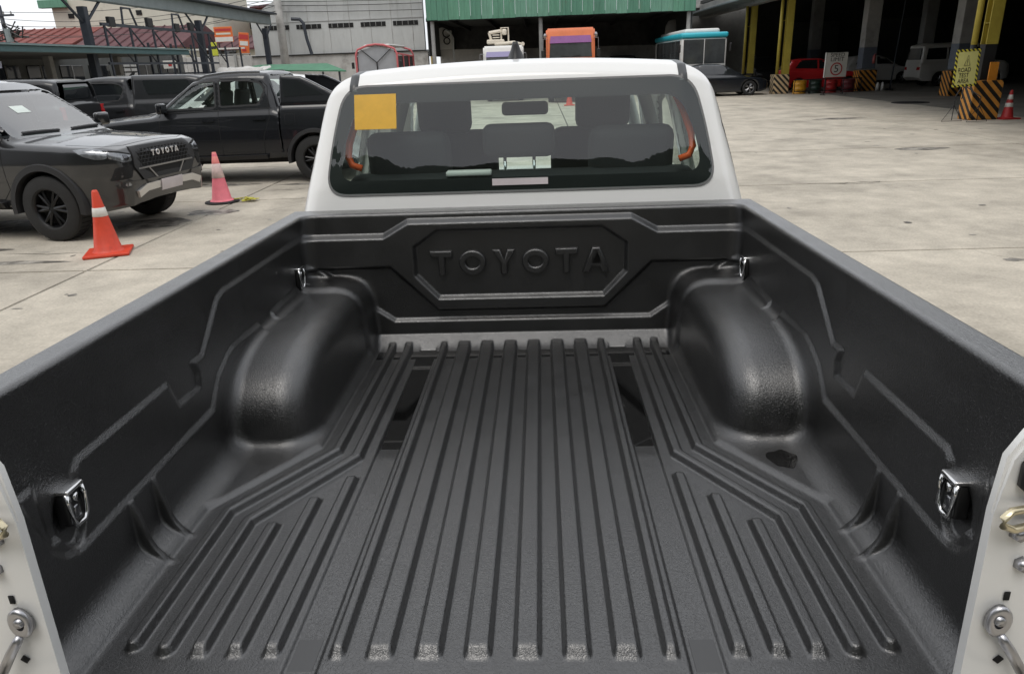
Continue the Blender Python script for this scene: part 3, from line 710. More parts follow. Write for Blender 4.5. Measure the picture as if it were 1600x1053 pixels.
# shark fin antenna
bm = bmesh.new(); rows = []
zr = 2.4 - float(cast(sk0, np.array([[-.015, -1.95, 2.4]]), (0, 0, -1), 0, 1.2, 300)[0])
for k, (hz, l0, l1, wd) in enumerate(((-.01, -.085, .10, .042), (.012, -.075, .085, .036), (.033, -.065, .03, .024), (.053, -.062, -.015, .016), (.066, -.058, -.035, .011))):
    rows.append([bm.verts.new((-.015 + wd * math.cos(a) * .9, -1.95 + (l0 + l1) / 2 + (l1 - l0) / 2 * math.sin(a), zr + hz)) for a in np.linspace(0, 2 * math.pi, 16, endpoint=False)])
for a, b in zip(rows, rows[1:]):
    for i in range(16): bm.faces.new((a[i], a[(i + 1) % 16], b[(i + 1) % 16], b[i]))
bm.faces.new(rows[-1]); bobj('roof_antenna', bm, M_black, body0, True)
# cabin items seen through the glass
def part(name, bm, m, smooth=True): return bobj(name, bm, m, truck, smooth, OFFT)
bm = bmesh.new(); box(bm, (.0, -2.40, 1.565), (.27, .07, .125), Matrix.Rotation(R(8), 3, 'X'), bev=.03, seg=3); hr = part('headrest', bm, M_seat)
for s in (-.055, .055):
    bm = bmesh.new(); cyl(bm, (s, -2.40, 1.36), (s, -2.40, 1.52), .0065, n=10); bobj('headrest_post', bm, M_chrome, hr, True)
for s in (-1, 1):
    bm = bmesh.new(); box(bm, (s * .42, -2.38, 1.50), (.32, .09, .22), Matrix.Rotation(R(8), 3, 'X'), bev=.045, seg=3); part('headrest', bm, M_seat)
    bm = bmesh.new(); tube(bm, [(s * .56, -1.0, 1.68), (s * .62, -.8, 1.55), (s * .70, -.55, 1.32), (s * .74, -.45, 1.2)], .035, 8); part('pillar_trim', bm, M_trim)
    bm = bmesh.new(); tube(bm, [(s * .56, -1.56, 1.74), (s * .64, -1.56, 1.5), (s * .69, -1.56, 1.15)], .03, 8); part('pillar_trim', bm, M_trim)
    bm = bmesh.new(); q = [(s * .575, -2.40, 1.705), (s * .605, -2.42, 1.65), (s * .630, -2.45, 1.575), (s * .634, -2.47, 1.53), (s * .620, -2.48, 1.50), (s * .585, -2.48, 1.488)]
    tube(bm, q, [.010, .013, .013, .013, .013, .012], 8); part('orange_grab_handle', bm, mat('orange_plastic', (.85, .12, .02), rough=.5, var=.1))
bm = bmesh.new(); box(bm, (-.19, -2.44, 1.455), (.17, .05, .02), bev=.004); part('paper_box', bm, mat('white_card', (.7, .7, .68), rough=.7))
bm = bmesh.new(); box(bm, (.0, -2.44, 1.40), (1.24, .05, .08), bev=.01); part('parcel_ledge', bm, M_seat)
# rear end posts, tailgate striker, cable and lowered tailgate
TB = (0, 0, .865)
for s in (-1, 1):
    bm = bmesh.new(); prism(bm, [(s * .690, -.05), (s * .686, .34), (s * .692, .425), (s * .712, .462), (s * .86, .475), (s * .905, .30), (s * .915, -.05), (s * .90, -.30), (s * .73, -.30)], -1.585, -1.568, 'y')
    bmesh.ops.bevel(bm, geom=[e for e in bm.edges if abs(e.verts[0].co.y - e.verts[1].co.y) < 1e-6 and e.verts[0].co.y < -1.58], offset=.006, segments=2, affect='EDGES')
    post = bobj('end_post', bm, M_white, truck, True, TB); post.data.set_sharp_from_angle(angle=R(40))
    def sub(name, fn, m): b = bmesh.new(); fn(b); return bobj(name, b, m, post, True)
    M_zinc = mat('zinc_plated_steel', (.62, .55, .38), rough=.3, metal=.8, var=.15, vscale=30)
    M_steel = mat('brushed_steel', (.45, .45, .47), rough=.35, metal=1, var=.1)
    sub('striker_loop', lambda b: tube(b, [(s * .750, -1.59, .358), (s * .695, -1.605, .358), (s * .683, -1.61, .350), (s * .685, -1.61, .339), (s * .702, -1.605, .330), (s * .750, -1.59, .330)], .0055, 8), M_zinc)
    for xx, zz in ((.742, .368), (.722, .312), (.737, .262)): sub('bolt', lambda b: cyl(b, (s * xx, -1.584, zz), (s * xx, -1.597, zz), .0115, .009, n=6), M_steel)
    sub('drain_hole', lambda b: box(b, (s * .728, -1.5865, .207), (.009, .002, .015), bev=.0009), M_under)
    sub('square_hole', lambda b: box(b, (s * .737, -1.5865, .094), (.012, .002, .012), Matrix.Rotation(R(40), 3, 'Y'), bev=.0009), M_under)
    def eye(b): lathe(b, [(.009, .004), (.016, .006), (.021, .003), (.021, -.004), (.009, -.004)], 20, Matrix.Translation((s * .719, -1.594, .170)) @ Matrix.Rotation(R(90), 4, 'X') @ Matrix.Diagonal((.85, 1.25, 1, 1)))
    sub('cable_eye', eye, M_steel); sub('bolt', lambda b: cyl(b, (s * .718, -1.588, .173), (s * .718, -1.602, .173), .0095, .007, n=12), M_steel)
    sub('tailgate_cable', lambda b: tube(b, [(s * .724, -1.596, .148), (s * .730, -1.598, .138), (s * .742, -1.601, .120), (s * .760, -1.606, .088)], [.0055, .0075, .008, .008], 10), M_steel)
    sub('cable_sleeve', lambda b: tube(b, [(s * .760, -1.606, .088), (s * .778, -1.64, .03), (s * .782, -1.70, -.01), (s * .78, -1.85, -.03)], .007, 8), M_black)
    if s > 0: sub('rubber_stop', lambda b: box(b, (.728, -1.592, .405), (.045, .02, .045), bev=.006), M_black)
bm = bmesh.new(); box(bm, (0, -1.83, -.045), (1.44, .46, .06), bev=.012, seg=2); tg = bobj('tailgate', bm, M_white, truck, True, TB)
obox('tailgate_liner', (0, -1.83, -.010), (1.36, .42, .008), M_liner, tg, bev=.002)
M_patch = mat('smooth_liner_patch', (.0045, .0045, .0046), rough=.45, spec=.9, coat=.5, coatr=.4)
for s in (-1, 1): obox('drain_patch', (s * .341, -1.475, -.0050), (.044, .075, .002), M_patch, liner, bev=.0008)
for s in (-1, 1): obox('rail_end_cap', (s * .793, -1.5655, .40), (.056, .004, .172), M_liner, liner, bev=.001)

# ================================================================== ground
M_slab = mat('worn_concrete', (.455, .412, .340), rough=.85, var=.26, vscale=1.3, bump=.005, bscale=14, dirt=(.20, .18, .145, .50, .80), dscale=.38, coords='Position', speck=.15, sscale=45)
M_joint = mat('joint_filler', (.05, .045, .038), rough=.95, var=.3, vscale=2, coords='Position')
gnd = tag(obj('ground', [(-900, -900, -.03), (900, -900, -.03), (900, 1500, -.03), (-900, 1500, -.03)], [(0, 1, 2, 3)], M_joint), None, None, kind='structure')
xs_ = [-41.4, -36.8, -32.2, -27.6, -23.0, -18.35, -13.75, -9.15, -4.57, 0.9, 9.4, 14, 18.6, 23.2, 27.8, 32.4, 37, 41.6, 46.2]; ys_ = [-15.5, -11.5, -7.45, -3.45, .55, 4.55, 8.55] + [8.55 + 4.0 * k for k in range(1, 16)]
for i in range(len(xs_) - 1):
    for j in range(len(ys_) - 1):
        a, b, c, d = xs_[i] + .013, xs_[i + 1] - .013, ys_[j] + .013, ys_[j + 1] - .013; z = random.uniform(-.003, .0)
        bm = bmesh.new(); nx = max(2, int((b - a) / .6)); ny = max(2, int((d - c) / .6)) if ys_[j] < 14 and -10 < xs_[i] < 12 else 2
        bv = .006
        prof = [(a, c, z - .02), (b, c, z - .02), (b, d, z - .02), (a, d, z - .02)]; top = [(a + bv, c + bv, z), (b - bv, c + bv, z), (b - bv, d - bv, z), (a + bv, d - bv, z)]
        V = [bm.verts.new(p) for p in prof + top]
        for k in range(4): bm.faces.new((V[k], V[(k + 1) % 4], V[4 + (k + 1) % 4], V[4 + k]))
        bm.faces.new(V[4:]); bobj('concrete_slab', bm, M_slab, gnd)
# a few cracks and a dark cover on the yard
M_crack = mat('crack_dirt', (.13, .12, .10), rough=.95, var=.4, vscale=12, coords='Position')
def crack(pts, w):
    bm = bmesh.new(); q = []
    for (x0, y0), (x1, y1) in zip(pts, pts[1:]):
        for t in np.linspace(0, 1, 8)[:-1]: q.append((x0 + (x1 - x0) * t + random.gauss(0, .02), y0 + (y1 - y0) * t + random.gauss(0, .022)))
    L_ = [bm.verts.new((x, y + w * random.uniform(0, .6) ** 1.5, .0022)) for x, y in q]; R_ = [bm.verts.new((x, y - w * random.uniform(0, .6) ** 1.5, .0022)) for x, y in q]
    for k in range(len(q) - 1): bm.faces.new((L_[k], R_[k], R_[k + 1], L_[k + 1]))
    bobj('crack', bm, M_crack, gnd)
crack([(4.0, 8.54), (4.5, 8.5), (5.2, 8.55)], .05); crack([(4.2, 8.50), (5.0, 8.42)], .035); crack([(4.2, 4.5), (4.45, 4.0), (5.2, 3.3)], .018); crack([(-7.5, 4.9), (-6.2, 5.4), (-4.9, 5.3)], .03); crack([(-4.5, 9.4), (-3.8, 9.5), (-3.2, 9.9)], .05)
crack([(5.3, 14.6), (6.0, 14.5)], .05); crack([(-3.9, 7.6), (-3.3, 8.1)], .03)
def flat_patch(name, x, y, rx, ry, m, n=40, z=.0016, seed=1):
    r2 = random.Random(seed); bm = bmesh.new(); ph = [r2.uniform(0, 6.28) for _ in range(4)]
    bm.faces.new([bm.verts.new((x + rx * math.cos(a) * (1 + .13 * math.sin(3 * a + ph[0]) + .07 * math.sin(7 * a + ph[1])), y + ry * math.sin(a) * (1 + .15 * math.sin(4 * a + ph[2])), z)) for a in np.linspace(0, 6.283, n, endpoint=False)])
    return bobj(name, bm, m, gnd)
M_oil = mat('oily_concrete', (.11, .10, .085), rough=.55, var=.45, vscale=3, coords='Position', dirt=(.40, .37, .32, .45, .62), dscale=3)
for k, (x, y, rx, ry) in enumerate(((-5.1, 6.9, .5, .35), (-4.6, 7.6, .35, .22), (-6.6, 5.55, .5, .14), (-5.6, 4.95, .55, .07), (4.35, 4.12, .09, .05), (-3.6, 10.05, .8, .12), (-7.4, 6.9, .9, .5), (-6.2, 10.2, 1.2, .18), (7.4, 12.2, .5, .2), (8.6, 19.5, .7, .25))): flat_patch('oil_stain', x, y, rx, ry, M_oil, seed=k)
for k in range(46):
    side = random.random() < .5; x = random.uniform(-8.5, -1.6) if side else random.uniform(2.2, 10.5); y = random.uniform(2.5, 9.5) if side else random.uniform(3.0, 18)
    flat_patch('oil_stain', x, y, random.uniform(.015, .07), random.uniform(.012, .05), M_oil, 14, seed=50 + k)
bm = bmesh.new(); cyl(bm, (13.2, 25.0, 0.001), (13.2, 25.0, .02), .62, .6, n=28); tag(bobj('access_cover', bm, M_matte), 'round dark cover lying flat on the floor before the garage', 'cover')

# unseen ridge added behind the photographer, shaped for a skyline reflection in the rear window
bm = bmesh.new(); row = []
for k in range(421):
    an = R(-70 + 140 * k / 420); zt = 20.8 + .35 * math.sin(an * 6) + .30 * math.sin(an * 17 + 1) + .2 * math.sin(an * 53) + random.uniform(0, .22)
    row.append(tuple(bm.verts.new((rr * math.sin(an), -rr * math.cos(an), z_)) for rr, z_ in ((22, -1), (25, zt * .55), (31, zt), (60, -1))))
for a, b in zip(row, row[1:]):
    for i in range(3): bm.faces.new((a[i], a[i + 1], b[i + 1], b[i]))
tag(bobj('reflected_skyline', bm, mat('dark_skyline_ridge', (.035, .045, .03), rough=1, var=.5, vscale=.3, coords='Position'), smooth=True), None, None, kind='structure')

# ================================================================== parked pickups
def car_root(name, label, cat, x, y, deg, group=None): return thing(name, label, cat, (x, y, 0), R(deg), group)
A = car_root('pickup_truck', 'black pickup parked facing right, its grille and wheel behind the red cone', 'pickup truck', -5.60, 6.86, -100, 'dark pickups parked on the left')
BA, bodyA = pickup(A, M_blk, h=.02, bed='open', ws_mat=G_film); skA = BA.solid
for s in (-1, 1):
    arch_flare(A, 0, .40, .43, .905, M_matte, s, wide=.10); arch_flare(A, -3.20, .40, .43, .905, M_matte, s, wide=.10)
def sym(poly, s): return poly if s > 0 else [(-x, z) for x, z in poly][::-1]
GR = rpoly([(-.52, 1.04), (.52, 1.04), (.56, .84), (.38, .60), (-.38, .60), (-.56, .84)], .03)
gr = panel('grille', skA, GR, '+y', .006, .02, M_under, bodyA, .05)
panel('grille_frame', skA, strip([(.52, 1.05), (.57, .84), (.39, .585), (-.39, .585), (-.57, .84), (-.52, 1.05), (.52, 1.05)], .024), '+y', .020, .03, M_matte, gr, .05)
panel('grille_bar', skA, strip([(-.53, .805), (.53, .805)], .018), '+y', .018, .02, M_alloy, gr, .05)
for s in (-1, 1): panel('grille_brace', skA, sym(strip([(.18, .63), (.33, .795)], .018), s), '+y', .016, .02, M_alloy, gr, .04)
bmz = bmesh.new()
for r_ in range(5):
    for c_ in range(15):
        hx_ = -.45 + c_ * .064 + (.032 if r_ % 2 else 0); hz_ = .835 + r_ * .042
        if abs(hx_) > .47 or hz_ > 1.02: continue
        pp = [(hx_ + .030 * math.cos(R(60 * q)), hz_ + .024 * math.sin(R(60 * q))) for q in range(6)]
        O = np.array([[p[0], 3., p[1]] for p in pp]); t_ = cast(skA, O, (0, -1, 0), 1.5, 3, 120); v_ = [Vector((O[q][0], 3 - t_[q] + .012, O[q][2])) for q in range(6)]
        tube(bmz, v_, .0045, 4, True)
tag(bobj('grille_mesh', bmz, M_matte, gr), None, None, kind='stuff')
yA = 3 - float(cast(skA, np.array([[0., 3., .96]]), (0, -1, 0), 1.5, 3, 120)[0])
word('TOYOTA', [-.225, -.135, -.045, .045, .135, .225], {'O': .066, 'A': .066, '*': .058}, .07, .017, .004, .002, mat('silver_letters', (.7, .7, .72), rough=.25, metal=.8), gr, Matrix.Translation((0, yA + .035, .925)) @ Matrix.Rotation(R(180), 4, 'Z') @ Matrix.Rotation(R(90), 4, 'X'))
for s in (-1, 1):
    sd = '+x' if s > 0 else '-x'
    hl = panel('headlight', skA, sym(rpoly([(.585, .905), (.585, .985), (.68, 1.015), (.80, 1.045), (.80, .95), (.72, .90)], .02), s), '+y', .012, .03, M_lens, bodyA, .03)
    panel('lens_wrap', skA, rpoly([(.84, .955), (.84, 1.045), (.66, 1.075), (.47, 1.065), (.60, .99), (.74, .945)], .02), sd, .010, .03, M_lens, hl, .03)
    panel('lamp_unit', skA, sym(rpoly([(.63, .925), (.63, .975), (.70, .99), (.70, .925)], .02), s), '+y', .017, .006, M_lensin, hl, .02)
    panel('lamp_brow', skA, sym(strip([(.585, .985), (.68, 1.012), (.80, 1.042)], .014), s), '+y', .018, .02, M_under, hl, .03)
    panel('bumper_vent', skA, sym(rpoly([(.58, .86), (.64, .72), (.82, .70), (.78, .85)], .02), s), '+y', .004, .01, M_under, bodyA, .04)
    fg = panel('fog_lamp_bezel', skA, sym(rpoly([(.60, .66), (.74, .60), (.80, .65), (.70, .71)], .015), s), '+y', .015, .02, M_matte, bodyA, .03)
    panel('fog_lamp', skA, sym(rpoly([(.68, .635), (.735, .625), (.745, .655), (.70, .67)], .012), s), '+y', .018, .004, M_lens, fg, .02)
sp = panel('skid_plate', skA, strip([(-.60, .515), (-.44, .575), (0, .585), (.44, .575), (.60, .515)], .085), '+y', .035, .06, M_silver, bodyA, .05)
panel('number_plate', skA, [(-.20, .50), (.20, .50), (.20, .635), (-.20, .635)], '+y', .05, .01, M_plate, bodyA, .05)
panel('bumper_lip', skA, strip([(-.78, .66), (-.5, .645), (.5, .645), (.78, .66)], .05), '+y', .02, .03, M_blk, bodyA, .05)
panel('hood_line', skA, strip([(-.78, .30), (-.72, .74), (-.5, .84), (.5, .84), (.72, .74), (.78, .30)], .008), '+z', .001, .002, M_under, bodyA, .05)
for s in (-1, 1): panel('wiper', skA, strip([(s * .1, -.37), (s * .62, -.42)], .02), '+z', .02, .02, M_matte, bodyA, .05)
panel('windscreen_sticker', skA, [(.10, 1.46), (.30, 1.46), (.30, 1.54), (.10, 1.54)], '+y', -.006, .001, mat('pale_sticker', (.6, .66, .62), rough=.6), bodyA, .05)
mirror_pair(A, -.62, 1.27, .84, M_blk)

Bt = car_root('pickup_truck', 'dark grey pickup seen from its left side with sloping sail panel behind the cab', 'pickup truck', -6.97, 11.2, 89, 'dark pickups parked on the left')
BB, bodyB = pickup(Bt, M_grey, h=.02, sail=True, bed='closed'); skB = BB.solid
for s in (-1, 1):
    arch_flare(Bt, 0, .40, .43, .905, M_matte, s); arch_flare(Bt, -3.20, .40, .43, .905, M_matte, s)
    panel('sail_window', skB, rpoly([(-2.72, 1.42), (-2.72, 1.70), (-2.98, 1.68), (-3.42, 1.44)], .03), '+x' if s > 0 else '-x', .006, .01, G_dark, bodyB, .05)
    panel('roof_rail', skB, strip([(s * .60, -1.15), (s * .62, -1.6), (s * .62, -2.3)], .03), '+z', .03, .03, M_alloy, bodyB, .06)
    panel('tail_lamp', skB, sym([(.74, .95), (.84, .95), (.84, 1.25), (.74, 1.25)], s), '-y', .01, .02, M_red, bodyB, .05)
mirror_pair(Bt, -.62, 1.27, .84, M_grey)
def canopy_pickup(label, paint, x, y, deg):
    t = car_root('pickup_truck', label, 'pickup truck', x, y, deg, 'dark pickups parked on the left')
    Bc, bc = pickup(t, paint, h=.032, bed='canopy', interior=False); sk = Bc.solid
    for s in ('+x', '-x'):
        panel('canopy_window', sk, rpoly([(-2.95, 1.42), (-2.86, 1.74), (-3.95, 1.73), (-4.06, 1.42)], .04), s, .008, .012, G_dark, bc, .08)
    for s in ('+x', '-x'): panel('canopy_seam', sk, strip([(-2.62, 1.84), (-2.60, .55)], .02), s, .003, .004, M_under, bc, .06)
    for s in (-1, 1): panel('tail_lamp', sk, sym([(.70, .98), (.84, .98), (.84, 1.28), (.70, 1.28)], s), '-y', .012, .03, M_red, bc, .06)
    panel('canopy_rear_window', sk, rpoly([(-.55, 1.42), (.55, 1.42), (.46, 1.72), (-.46, 1.72)], .04), '-y', .006, .01, G_dark, bc, .08)
    bm = bmesh.new(); prism(bm, [(-2.16, 1.84), (-2.30, 1.84), (-2.34, 1.93), (-2.29, 1.93)], -.012, .012, 'x'); bobj('roof_antenna', bm, M_black, bc)
    mirror_pair(t, -.62, 1.27, .84, M_black); return t
canopy_pickup('graphite pickup with canopy, furthest left, its red tail lamp showing', M_gry2, -14.25, 13.7, 92)
canopy_pickup('graphite pickup with canopy parked behind the bonnet of the dark grey pickup', M_gry2, -12.1, 16.0, 90)

# ---------------------------------------------------------------- simpler cars from side outlines
def simple_car(name, label, cat, x, y, deg, low, top, hwid, paint, wb, r=.32, glass_side=(), ws=None, rw=None, lamps=True, group=None, tumble=.3, rim=None, h=.035, archr=None):
    t = car_root(name, label, cat, x, y, deg, group)
    zb = max(p[1] for p in low) - .12
    wl = lambda yy, zz: hwid - .08 * np.clip((zz - .75) / .5, 0, 1) - .16 * np.clip((yy - .35) / .6, 0, 2) ** 2 - .10 * np.clip((-wb - .4 - yy) / .6, 0, 2) ** 2
    wt = lambda yy, zz: hwid - .06 - tumble * (zz - zb)
    Bd = Body(low, top, wl, wt, ((0, r), (-wb, r)), archr=archr or r + .05, archx=hwid - .32, crown=.05)
    lo = (-h / 2, min(p[0] for p in low) - .15, .1); hi = (hwid + .1, max(p[0] for p in low) + .15, max(p[1] for p in (top or low)) + .1)
    P, Q = sdf_mesh(lambda a, b, c: Bd.skin(a, b, c), lo, hi, h, newton=3); P, Q = mirror(P, Q, h * .7)
    b = obj('body', P, Q, paint, t, True); b.data.set_sharp_from_angle(angle=R(40))
    for pl in glass_side:
        for s in ('+x', '-x'): panel('window', Bd.solid, rpoly(pl, .03), s, .004, .01, G_dark, b, .08)
    if ws: panel('windscreen', Bd.solid, rpoly(ws, .05), '+y', .004, .01, G_wind, b, .08)
    if rw: panel('rear_window', Bd.solid, rpoly(rw, .05), '-y', .004, .01, G_dark, b, .08)
    yf = max(p[0] for p in low)
    if lamps:
        for s in (-1, 1):
            panel('headlight', Bd.solid, sym(rpoly([(hwid - .42, .62), (hwid - .12, .66), (hwid - .14, .76), (hwid - .38, .72)], .02), s), '+y', .008, .03, M_lens, b, .05)
            panel('tail_lamp', Bd.solid, sym(rpoly([(hwid - .40, .78), (hwid - .12, .78), (hwid - .12, .92), (hwid - .36, .92)], .02), s), '-y', .008, .03, M_red, b, .05)
    add_wheels(t, [(s * (hwid - .12), yy) for s in (-1, 1) for yy in (0, -wb)], r, r * .66, .2, 5, rim or M_alloy)
    obox('underbody', (0, -wb / 2, .38), (hwid * 1.5, wb + .9, .3), M_under, b, bev=.04)
    return t, Bd, b
SED_L = [(.82, .28), (.86, .50), (.80, .70), (.55, .80), (-.35, .90), (-3.0, .98), (-3.62, .97), (-3.66, .60), (-3.55, .30), (-3, .22), (.5, .2)]
SED_T = [(-.15, .85), (-.95, 1.30), (-1.35, 1.42), (-2.1, 1.45), (-2.7, 1.36), (-3.35, .95)]
simple_car('sedan_car', 'dark navy sedan parked in front of the blue and white bus', 'car', 9.85, 34.45, -90, SED_L, SED_T, .88, mat('navy_black_paint', (.008, .010, .014), rough=.22, coat=.9), 2.7, .33,
           [[(-.62, .97), (-1.08, 1.30), (-1.62, 1.37), (-1.62, 1.0)], [(-1.70, 1.0), (-1.70, 1.37), (-2.35, 1.35), (-2.72, 1.18), (-2.7, 1.03)]], ws=[(-.68, .95), (.68, .95), (.55, 1.34), (-.55, 1.34)], rw=[(-.62, 1.02), (.62, 1.02), (.5, 1.3), (-.5, 1.3)])
HAT_L = [(.72, .28), (.76, .5), (.70, .72), (.45, .84), (-.35, .95), (-2.95, 1.0), (-3.06, .95), (-3.1, .55), (-3.0, .28), (-2.6, .22), (.4, .2)]
HAT_T = [(-.1, .88), (-.85, 1.36), (-1.3, 1.50), (-2.2, 1.52), (-2.7, 1.46), (-3.05, .98)]
simple_car('hatchback_car', 'small red hatchback parked inside the garage behind the drums', 'car', 15.0, 36.1, -88, HAT_L, HAT_T, .82, mat('red_paint', (.55, .022, .026), rough=.3, coat=.7), 2.4, .3,
           [[(-.55, 1.02), (-1.0, 1.36), (-1.45, 1.44), (-1.45, 1.04)], [(-1.53, 1.04), (-1.53, 1.44), (-2.3, 1.44), (-2.6, 1.08)]], ws=[(-.62, .98), (.62, .98), (.52, 1.42), (-.52, 1.42)], rw=[(-.58, 1.02), (.58, 1.02), (.48, 1.42), (-.48, 1.42)])
VAN_L = [(.72, .30), (.80, .55), (.74, .95), (.50, 1.12), (-.1, 1.2), (-3.4, 1.2), (-3.6, 1.15), (-3.62, .45), (-3.4, .3), (.4, .25)]
VAN_T = [(.25, 1.0), (-.45, 1.62), (-.75, 1.93), (-1.2, 2.0), (-3.2, 2.0), (-3.5, 1.92), (-3.58, 1.1)]
VW = [[(-.3, 1.25), (-.72, 1.75), (-1.25, 1.78), (-1.25, 1.25)], [(-1.35, 1.25), (-1.35, 1.78), (-2.3, 1.78), (-2.3, 1.25)], [(-2.4, 1.25), (-2.4, 1.78), (-3.3, 1.76), (-3.35, 1.25)]]
def van(label, x, y, deg, paint, cat='van', name='passenger_van'): return simple_car(name, label, cat, x, y, deg, VAN_L, VAN_T, .85, paint, 2.6, .33, VW, ws=[(-.68, 1.2), (.68, 1.2), (.58, 1.78), (-.58, 1.78)], rw=[(-.66, 1.25), (.66, 1.25), (.6, 1.78), (-.6, 1.78)], tumble=.12)
M_offw = mat('off_white_paint', (.62, .61, .58), rough=.35, coat=.5, var=.05)
van('white passenger van parked deep inside the dark garage', 22.2, 36.8, -88, M_offw)
simple_car('estate_car', 'white car in the dark garage left of the passenger van', 'car', 20.3, 42.0, -90, HAT_L, HAT_T, .82, M_offw, 2.4, .3, [[(-.55, 1.02), (-1.0, 1.36), (-1.45, 1.44), (-1.45, 1.04)], [(-1.53, 1.04), (-1.53, 1.44), (-2.3, 1.44), (-2.6, 1.08)]], ws=[(-.62, .98), (.62, .98), (.52, 1.42), (-.52, 1.42)])
simple_car('sport_utility', 'white car at the right picture edge inside the garage behind the hazard block', 'car', 23.5, 30.5, 92, [(p[0], p[1] * 1.12) for p in HAT_L], [(p[0] * 1.1, p[1] * 1.15) for p in HAT_T], .9, M_offw, 2.5, .35, [[(-.6, 1.2), (-1.0, 1.54), (-1.5, 1.62), (-1.5, 1.2)], [(-1.6, 1.2), (-1.6, 1.62), (-2.4, 1.6), (-2.7, 1.25)]])
simple_car('sport_utility', 'dark utility car parked at the garage edge between the bus and the second yellow post', 'car', 13.5, 43.2, 175, [(p[0], p[1] * 1.15) for p in HAT_L], [(p[0] * 1.1, p[1] * 1.15) for p in HAT_T], .9, M_gry2, 2.5, .36, [[(-.6, 1.2), (-1.0, 1.54), (-1.5, 1.62), (-1.5, 1.2)], [(-1.6, 1.2), (-1.6, 1.62), (-2.4, 1.6), (-2.7, 1.25)]], rw=[(-.6, 1.2), (.6, 1.2), (.5, 1.58), (-.5, 1.58)])
t_, Bd_, b_ = simple_car('sport_utility', 'white utility car parked behind the tail of the dark grey pickup', 'car', -8.6, 15.6, 90, [(p[0] * 1.15, p[1] * 1.2) for p in HAT_L], [(p[0] * 1.22, p[1] * 1.17) for p in HAT_T], .9, M_white, 2.75, .37, [[(-.7, 1.25), (-1.15, 1.58), (-1.6, 1.65), (-1.6, 1.25)], [(-1.7, 1.25), (-1.7, 1.65), (-2.6, 1.64), (-3.0, 1.3)], [(-3.05, 1.32), (-2.72, 1.63), (-3.15, 1.60), (-3.4, 1.32)]])
panel('yellow_sticker', Bd_.solid, [(-3.06, 1.42), (-2.98, 1.42), (-2.98, 1.58), (-3.06, 1.58)], '-x', .016, .003, M_sticker, b_)
t_, Bd_, b_ = van('tall dark vehicle under the green roofed shed between the orange truck and the bus', 5.2, 43.5, 180, M_under)

# ================================================================== buses and trucks at the back
def quadp(name, pts, m, parent, th=.03):
    """a flat plate with thickness: pts in order, extruded backwards along its normal"""
    P = [Vector(p) for p in pts]; n = (P[1] - P[0]).cross(P[2] - P[0]).normalized() * th; k = len(P)
    bm = bmesh.new(); a = [bm.verts.new(p) for p in P]; b = [bm.verts.new(p - n) for p in P]; bm.faces.new(a); bm.faces.new(b[::-1])
    for i in range(k): bm.faces.new((a[i], b[i], b[(i + 1) % k], a[(i + 1) % k]))
    return bobj(name, bm, m, parent)
M_busw = mat('bus_white', (.62, .62, .60), rough=.4, var=.06); M_busb = mat('bus_sky_blue', (.03, .42, .52), rough=.35, var=.05)
G_bus = mat('bus_glass', (.055, .060, .062), rough=.06, spec=.7, var=.3, vscale=1.2)
bus = thing('coach_bus', 'white bus with sky blue roof edge facing the yard behind the navy sedan', 'bus', (7.95, 35, 0))
bm = bmesh.new(); box(bm, (0, 4.2, 1.45), (2.15, 8.4, 2.3), bev=.12, seg=3); bb = bobj('body', bm, M_busw, bus, True)
bm = bmesh.new(); box(bm, (0, 4.2, 2.72), (2.22, 8.5, .24), bev=.09, seg=3); rf = bobj('roof_edge', bm, M_busb, bus, True)
bm = bmesh.new(); box(bm, (0, 4.3, 2.90), (1.7, 7.4, .26), bev=.12, seg=3); bobj('roof', bm, M_busw, bus, True)
for x0, x1 in ((-.98, -.02), (.02, .98)): obox('windscreen', ((x0 + x1) / 2, -.005, 2.0), (x1 - x0, .05, 1.08), G_bus, bus, bev=.02)
for k in range(6): obox('side_window', (-1.075, .95 + k * 1.22, 2.05), (.05, 1.12, .95), G_bus, bus, bev=.02)
for k in range(6): obox('side_window', (1.075, .95 + k * 1.22, 2.05), (.05, 1.12, .95), G_bus, bus, bev=.02)
obox('side_stripe', (-1.078, 4.2, 1.38), (.02, 7.6, .3), mat('bus_red', (.4, .03, .04), rough=.5), bus)
for s in (-1, 1):
    obox('bus_mirror', (s * 1.2, -.18, 2.15), (.10, .12, .38), M_black, bus, bev=.03); obox('headlight', (s * .78, -.02, .75), (.3, .06, .18), M_lens, bus, bev=.02)
obox('bumper', (0, -.04, .48), (2.1, .16, .28), M_matte, bus, bev=.05)
add_wheels(bus, [(s * .92, y) for s in (-1, 1) for y in (1.4, 6.3)], .45, .28, .25, 6, M_alloy)

